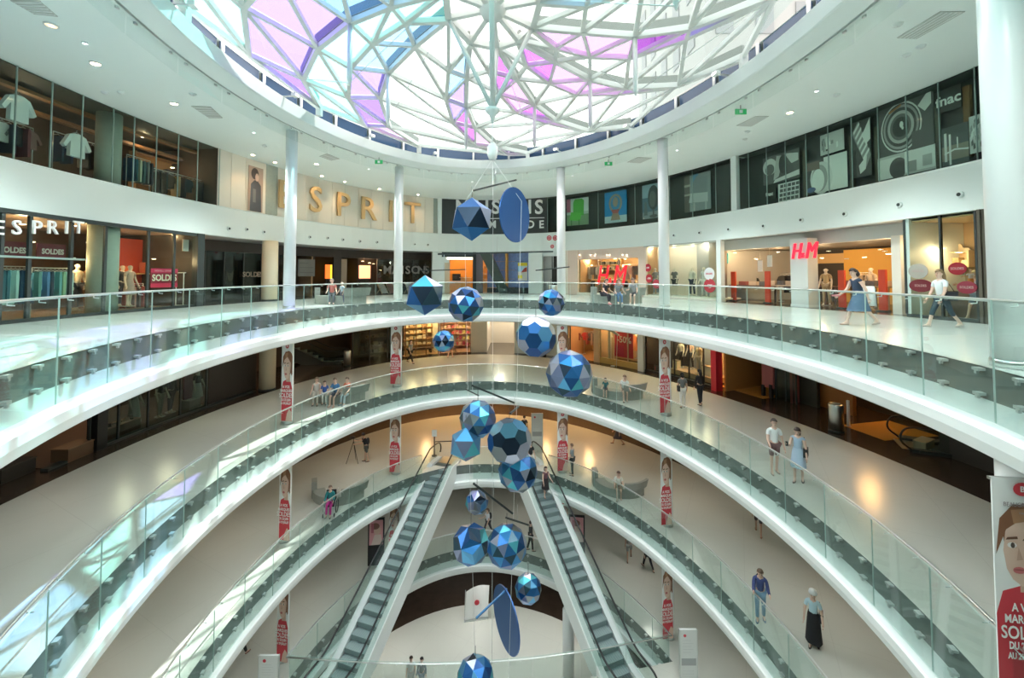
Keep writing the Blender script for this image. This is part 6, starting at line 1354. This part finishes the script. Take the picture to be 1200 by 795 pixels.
# middle gallery
p = at_z(908, 555, 10); g = person(p, R(-10), 'man in a white T-shirt and dark checked shorts standing on the middle gallery', 1.74, (.80,.82,.82), (.17,.09,.09), 'shorts', (.10,.07,.06), 0, None, 'short', ((4,4),(-6,4)), ((25,14,40),(4,14,12)), 0, shoes=(.35,.30,.26))
p = at_z(936, 565, 10); g = person(p, R(-40), 'woman in a pale blue sundress looking at her phone on the middle gallery', 1.68, (.36,.48,.62), (.44,.56,.70), 'dress', (.05,.03,.025), .28, None, 'none', ((5,4),(-6,6)), ((35,8,80),(6,10,14)), 0, shoes=(.12,.08,.07), head_down=18); bag(*g, (.02,.02,.02), 'shoulder', 1)
MB().box(g[1]['palm0']+g[1]['hd0']*.06, (.07,.015,.14)).build('phone', M['black'], g[0])
p = at_z(800, 477.5, 10); g = person(p, R(170), 'woman in a grey top and white trousers seen from behind, before the mannequin window', 1.66, (.20,.22,.23), (.78,.78,.76), 'trousers', (.015,.012,.012), .03, None, 'short', ((6,4),(-8,6)), ((6,10,14),(4,10,14)), 0, shoes=(.05,.03,.03)); bag(*g, (.02,.02,.025), 'shoulder', 1)
p = at_z(820.5, 474.5, 10); person(p, R(190), 'woman in black with long black hair seen from behind, before the mannequin window', 1.74, (.02,.02,.024), (.02,.025,.035), 'trousers', (.012,.01,.01), .30, None, 'long', ((8,6),(-8,6)), ((8,10,12),(6,10,12)), 0, shoes=(.02,.02,.02))
p = at_z(481, 425.5, 10); person(p, R(60), 'man in grey shirt and black trousers walking before the far left warm shops', 1.74, (.34,.36,.33), (.02,.02,.02), 'trousers', (.03,.02,.02), 0, None, 'short', WALK, ((14,8,14),(-14,8,14)), 2)
p = at_z(528, 419, 10); person(p, R(150), 'person half hidden behind the smallest hanging ball on the middle gallery', 1.66, (.55,.10,.09), (.30,.22,.18), 'shorts', (.1,.07,.05), .05, None, 'short', ((12,8),(-12,10)), shoes=(.2,.1,.1))
person(Vector((-9.9,21.85,10)), R(15), 'person in a white top sitting furthest left on the left bench, middle gallery', 1.64, (.66,.62,.58), (.60,.55,.48), 'trousers', (.22,.15,.10), .10, None, 'none', SIT, ((30,8,40),(30,8,40)), 6, True)
person(Vector((-9.45,21.75,10)), R(20), 'child in a blue dotted top sitting at the front of the left bench, middle gallery', 1.40, (.05,.12,.40), (.70,.68,.64), 'trousers', (.10,.06,.04), .10, None, 'short', SIT, ((30,8,40),(30,8,40)), 14, True)
person(Vector((-8.85,21.7,10)), R(-5), 'person in a blue shirt and dark shorts sitting on the left bench, middle gallery', 1.70, (.06,.18,.36), (.10,.12,.16), 'shorts', (.16,.11,.08), 0, None, 'short', SIT, ((30,8,40),(30,8,40)), 12, True, shoes=(.5,.2,.15))
person(Vector((-8.3,21.9,10)), R(-20), 'person in orange top and pale trousers sitting on the left bench, middle gallery', 1.66, (.70,.20,.12), (.50,.58,.62), 'trousers', (.13,.09,.07), 0, None, 'short', SIT, ((30,8,40),(30,8,40)), 10, True, shoes=(.2,.3,.4))
person(Vector((5.85,22.55,10)), R(-5), 'man in a white T-shirt sitting forward on the right bench, middle gallery', 1.74, (.76,.78,.76), (.30,.26,.20), 'shorts', (.25,.17,.12), 0, None, 'short', SITB, ((40,8,40),(40,8,40)), 24, True)
person(Vector((4.95,22.75,10)), R(-20), 'child in a teal top sitting at the left end of the right bench, middle gallery', 1.22, (.05,.20,.24), (.10,.10,.12), 'shorts', (.03,.02,.02), 0, None, 'short', SIT, ((40,8,40),(40,8,40)), 14, True, shoes=(.08,.08,.08))
# escalator gallery
p = at_z(429, 541, 5); g = person(p, R(-70), 'photographer in black with a backpack leaning to a camera on a tripod, escalator gallery', 1.74, (.02,.022,.028), (.12,.14,.14), 'shorts', (.03,.02,.02), 0, None, 'short', ((6,4),(-6,6)), ((70,8,30),(60,8,40)), 14, shoes=(.06,.03,.03), hat=(.03,.03,.03)); bag(*g, (.02,.022,.03), 'back')
q = p + Vector((-.72,-.18,0)); t = thing('tripod', 'camera tripod with a black camera in front of the photographer', 'tripod', q)
for j in range(3): a = R(90+120*j); MB().tube([(0,0,1.3),(.42*math.cos(a),.42*math.sin(a),.01)], [.022,.014], 6).build('leg', M['black'], t)
MB().tube([(0,0,1.2),(0,0,1.48)], .02, 6).build('centre_pole', M['black'], t); c0 = MB(); c0.box((0,0,1.53),(.15,.10,.11)); c0.tube([(-.05,0,1.53),(-.22,0,1.53)], .045, 10); c0.build('camera', M['black'], t); MB().tube([(.0,0,1.44),(.3,.05,1.34)], .010, 5).build('pan_handle', M['black'], t)
person(Vector((-8.75,20.95,5)), R(10), 'person in a teal jacket with a pink blanket sitting in a wheelchair, escalator gallery', 1.62, (.02,.22,.24), (.62,.03,.28), 'trousers', (.20,.13,.10), 0, None, 'long', SIT, ((30,8,60),(30,8,60)), 4, True, .50, shoes=(.05,.05,.05))
t = thing('wheelchair', 'black wheelchair under the person with the pink blanket, by the left bench', 'wheelchair', (-8.75,20.95,5), R(10))
MB().box((0,.0,.47),(.46,.46,.06)).build('seat', M['black'], t); MB().box((0,.26,.75),(.44,.05,.55)).build('backrest', M['black'], t)
for s in (-.28,.28):
    n = 20; MB().tube([(s,.12+.29*math.cos(2*PI*i/n),.30+.29*math.sin(2*PI*i/n)) for i in range(n+1)], .02, 6).build('wheel', M['black'], t); MB().tube([(s*.9,-.32+.08*math.cos(2*PI*i/10),.09+.08*math.sin(2*PI*i/10)) for i in range(11)], .018, 6).build('caster', M['black'], t)
    MB().tube([(s,.26,.5),(s,.26,1.0),(s,.42,1.02)], .015, 6).build('push_handle', M['steel'], t); MB().tube([(s,.24,.68),(s,-.2,.68),(s*.8,-.32,.2),(s*.6,-.5,.12)], .014, 6).build('side_frame', M['steel'], t)
p = at_z(670.5, 557, 5); person(p, R(-120), 'man in grey shirt and dark trousers standing alone near the right escalator top', 1.76, (.32,.35,.36), (.06,.075,.085), 'trousers', (.22,.15,.11), 0, None, 'short', ((3,2),(-4,3)), ((10,8,20),(6,8,16)), 0)
person(Vector((5.55,22.65,5)), R(-10), 'man in a white shirt and shorts sitting on the right bench of the escalator gallery', 1.74, (.70,.68,.62), (.28,.22,.16), 'shorts', (.14,.08,.06), 0, None, 'short', SITB, ((40,8,50),(40,8,50)), 18, True, shoes=(.25,.22,.18))
p = at_z(891.5, 727.5, 5); g = person(p, R(-25), 'man in a dark blue sweater and jeans leaning at the handrail of the escalator gallery', 1.74, (.05,.07,.20), (.20,.32,.44), 'trousers', (.14,.09,.06), 0, None, 'long', ((4,4),(-6,4)), ((50,8,50),(45,8,55)), 8, shoes=(.12,.18,.26), head_down=12); bag(*g, (.02,.02,.025), 'back')
p = at_z(954, 757.5, 5); g = person(p, R(-35), 'woman in a white cap, pale blue blouse and long black skirt on the escalator gallery', 1.66, (.50,.68,.76), (.015,.015,.018), 'long_skirt', (.55,.45,.32), .06, None, 'short', ((4,2),(-6,4)), ((8,12,24),(8,10,40)), 0, shoes=(.05,.03,.03), hat=(.85,.86,.84)); bag(*g, (.02,.022,.03), 'shoulder', 1)
p = at_z(889, 626, 5); person(p, R(150), 'bare legged person mostly hidden by the gallery edge, at the right of the escalator gallery', 1.68, (.05,.05,.06), (.06,.05,.05), 'shorts', (.1,.06,.04), .1, M['skin2'], 'short', WALK2, shoes=(.25,.12,.08))
p = at_z(724, 521, 5); person(p, R(-100), 'walker with a dark bag partly hidden by the gallery edge, behind the right bench', 1.68, (.10,.09,.10), (.07,.06,.07), 'dress', (.1,.07,.05), 0, M['skin2'], 'short', WALK, ((20,8,20),(-18,8,16)), 3, shoes=(.12,.06,.05))
p = at_z(614.5, 517, 5); person(p, R(180), 'person in black hidden behind the hexagon ball, at the far side of the escalator gallery', 1.72, (.02,.02,.025), (.03,.03,.04), 'trousers', (.03,.02,.02))
# on the right escalator
def on_step(f):
    t_, b_ = Vector((.9,26.7)), Vector((4.58,17.7)); q = b_.lerp(t_, f); L = (t_-b_).length; s = f*L; return Vector((q.x, q.y, max(0, min(5, (s-.55)/(L-1.1)*5))+.02))
ea = math.atan2(26.7-17.7, .9-4.58) - PI/2
q = on_step(.905); g = person(q+Vector((-.15,0,0)), ea + PI*0, 'man in a black top and beige trousers near the top of the right escalator', 1.74, (.02,.02,.025), (.60,.56,.46), 'trousers', (.02,.015,.015), 0, None, 'short', ((4,4),(-4,4)), ((14,8,24),(10,8,20)), 0, shoes=(.05,.05,.05)); bag(*g, (.02,.02,.03), 'shoulder', -1)
q = on_step(.76); g = person(q+Vector((.12,0,0)), ea, 'woman in a dark patterned dress standing below the man on the right escalator', 1.66, (.16,.07,.09), (.03,.025,.03), 'dress', (.05,.03,.025), .10, None, 'none', ((6,6),(-14,26)), ((14,10,20),(20,10,50)), 0, shoes=(.35,.22,.16))
# ground floor and lowest floor
p = at_z(737.5, 656, 0); person(p, R(165), 'bare legged person in grey shorts walking away, left one under the right gallery edge', 1.68, (.34,.35,.35), (.30,.31,.31), 'shorts', (.06,.04,.03), .1, M['skin2'], 'short', WALK, ((14,8,14),(-14,8,14)), 0, shoes=(.1,.06,.05))
p = at_z(759, 667, 0); person(p, R(195), 'person in black trousers walking away, right one under the right gallery edge', 1.72, (.04,.04,.05), (.015,.015,.02), 'trousers', (.04,.03,.03), 0, None, 'long', WALK2, ((14,8,14),(-14,8,14)), 0)
p = at_z(572, 627, 0); g = person(p, R(-60), 'person in a white shirt with a black bag behind the pair of balls, ground floor', 1.70, (.80,.78,.82), (.05,.05,.06), 'trousers', (.16,.10,.07), .05, None, 'short', WALK, ((30,8,60),(10,8,20)), 4); bag(*g, (.02,.02,.02), 'back')
p = at_z(622, 645.5, 0); person(p, R(100), 'person in black trousers seen beside the right escalator truss, ground floor', 1.72, (.05,.05,.05), (.02,.02,.02), 'trousers', (.05,.03,.03), 0, None, 'long', ((10,6),(-10,8)))
p = at_z(279, 772, 0); person(p, R(160), 'person whose feet show under the left gallery edge, ground floor', 1.70, (.1,.1,.1), (.03,.03,.03), 'trousers', (.05,.03,.03), 0, None, 'long', WALK, shoes=(.25,.12,.08))
p = at_z(481.5, 808, -5); person(p, R(10), 'person in white blouse on the lowest floor, left of two behind the near rail', 1.70, (.66,.68,.66), (.52,.52,.50), 'trousers', (.05,.03,.025), .1, None, 'short', WALK, ((20,10,30),(-14,8,20)), 0)
p = at_z(494, 809, -5); person(p, R(-10), 'person in grey on the lowest floor, right of two behind the near rail', 1.68, (.26,.28,.30), (.30,.34,.38), 'trousers', (.02,.015,.015), .05, None, 'long', WALK2, ((14,8,20),(-14,8,20)), 0)
# ------------------------------------------------------------------ shop mannequins
def manq(px, z, off, label, top, bottom, style='trousers', py=None, arms=((6,12,14),(6,12,20)), h=1.82, sl='short', rz=0., hair=None):
    c, r = wp(px, z, py or 324, off); r0, P, k = person(c, r+rz, label, h, top, bottom, style, hair or (.62,.52,.42), 0, M['manneq'], sl, ((4,4),(-4,4)), arms, 0, shoes=(.55,.46,.38), cat='mannequin', name='mannequin', no_face=True)
    for o in list(r0.children):
        if o.name.startswith('hair'): bpy.data.objects.remove(o)
    MB().lathe([(.20*k,.0),(.20*k,.018)], 14).build('base_plate', M['steel'], r0); return r0
zz = Z3+.2
manq(768, zz, .8, 'mannequin in a grey top partly behind the outer right column, pale shop window', (.34,.34,.35), (.30,.32,.36))
manq(773.5, zz, 1.2, 'mannequin in black just left of the outer right column, pale shop window', (.03,.03,.035), (.08,.08,.09))
manq(790.5, zz, .8, 'mannequin in a dark T-shirt and shorts right of the outer right column', (.14,.14,.13), (.05,.05,.06), 'shorts')
manq(811, zz, .9, 'mannequin in a pale shirt and dark trousers in the pale shop window', (.62,.56,.48), (.05,.06,.09))
manq(825, zz, 1.0, 'mannequin in white behind the large red disc in the pale shop window', (.70,.68,.64), (.62,.60,.56))
manq(968, Z3+.02, 2.3, 'gold lit mannequin with a dark bag right of the grey white pillar', (.50,.36,.20), (.42,.32,.20), rz=.3)
manq(1021, Z3+.02, 2.6, 'mannequin in a pale top behind the walking woman in navy', (.60,.45,.30), (.20,.16,.14))
manq(152, Z3+.12, 1.5, 'mannequin in a pale dress right of the concrete column, glazed clothes shop', (.42,.36,.30), (.40,.34,.30), 'dress')
manq(143, Z3+.12, 1.9, 'mannequin in dark clothes right of the concrete column, glazed clothes shop', (.05,.06,.08), (.06,.06,.08))
manq(90, Z3+.12, 1.4, 'mannequin in a cream top left of the concrete column, glazed clothes shop', (.72,.56,.40), (.05,.05,.06))
manq(103, Z3+.12, 2.2, 'mannequin in a brown coat left of the concrete column, glazed clothes shop', (.42,.20,.08), (.2,.12,.07), sl='long')
manq(162, Z2+.02, 1.0, 'mannequin in a long white dress in the dim shop of the middle gallery', (.50,.50,.46), (.55,.54,.50), 'long_skirt')
manq(192, Z2+.02, 1.0, 'mannequin in beige trousers in the dim shop of the middle gallery', (.12,.10,.09), (.50,.42,.32))
manq(204, Z2+.02, 1.1, 'mannequin in a dark coat in the dim shop of the middle gallery', (.05,.05,.06), (.06,.06,.07), sl='long')
manq(235, Z2+.02, .7, 'mannequin in a black top and white skirt in the dim shop of the middle gallery', (.02,.02,.02), (.62,.58,.54), 'skirt')
manq(797, Z2+.47, 1.3, 'lit mannequin in a cream jacket, left one in the dark window of the middle gallery', (.72,.60,.44), (.06,.05,.05), sl='long')
manq(808, Z2+.47, 1.5, 'lit mannequin in a peach top, second in the dark window of the middle gallery', (.72,.48,.34), (.05,.05,.06))
manq(818, Z2+.47, .9, 'lit mannequin in a gold top, nearest in the dark window of the middle gallery', (.62,.46,.26), (.55,.45,.33))
# ------------------------------------------------------------------ small white floodlights on the curb under the dome, aimed down into the void
for i in range(14):
    a = -PI + 2*PI*(i+.35)/14; p, n = VOID.pt(a, -.02)
    t = thing('floodlight', 'small white floodlight on the curb under the dome, %s clockwise from the near end' % nth(i), 'lamp', (p.x, p.y, ZC+.80), math.atan2(n.y, n.x)-PI/2)
    MB().box((0,-.48,.0),(.26,.18,.12)).build('housing', M['frame'], t); MB().box((0,-.12,-.02),(.05,.62,.05)).build('bracket', M['steel'], t)
    MB().box((0,-.575,.0),(.22,.01,.09)).build('lens', mat('flood_lens', (.9,.92,.92), .2, emit=(1,1,1), es=1.5), t)
    ld = bpy.data.lights.new('flood_light', 'SPOT'); ld.energy = 520; ld.color = (1,.985,.95); ld.shadow_soft_size = .12; ld.spot_size = R(116); ld.spot_blend = .6
    lo = bpy.data.objects.new('flood_light', ld); col.objects.link(lo); lo.parent = t; lo.location = (0,-.62,-.02); lo.rotation_euler = (R(26), 0, PI)
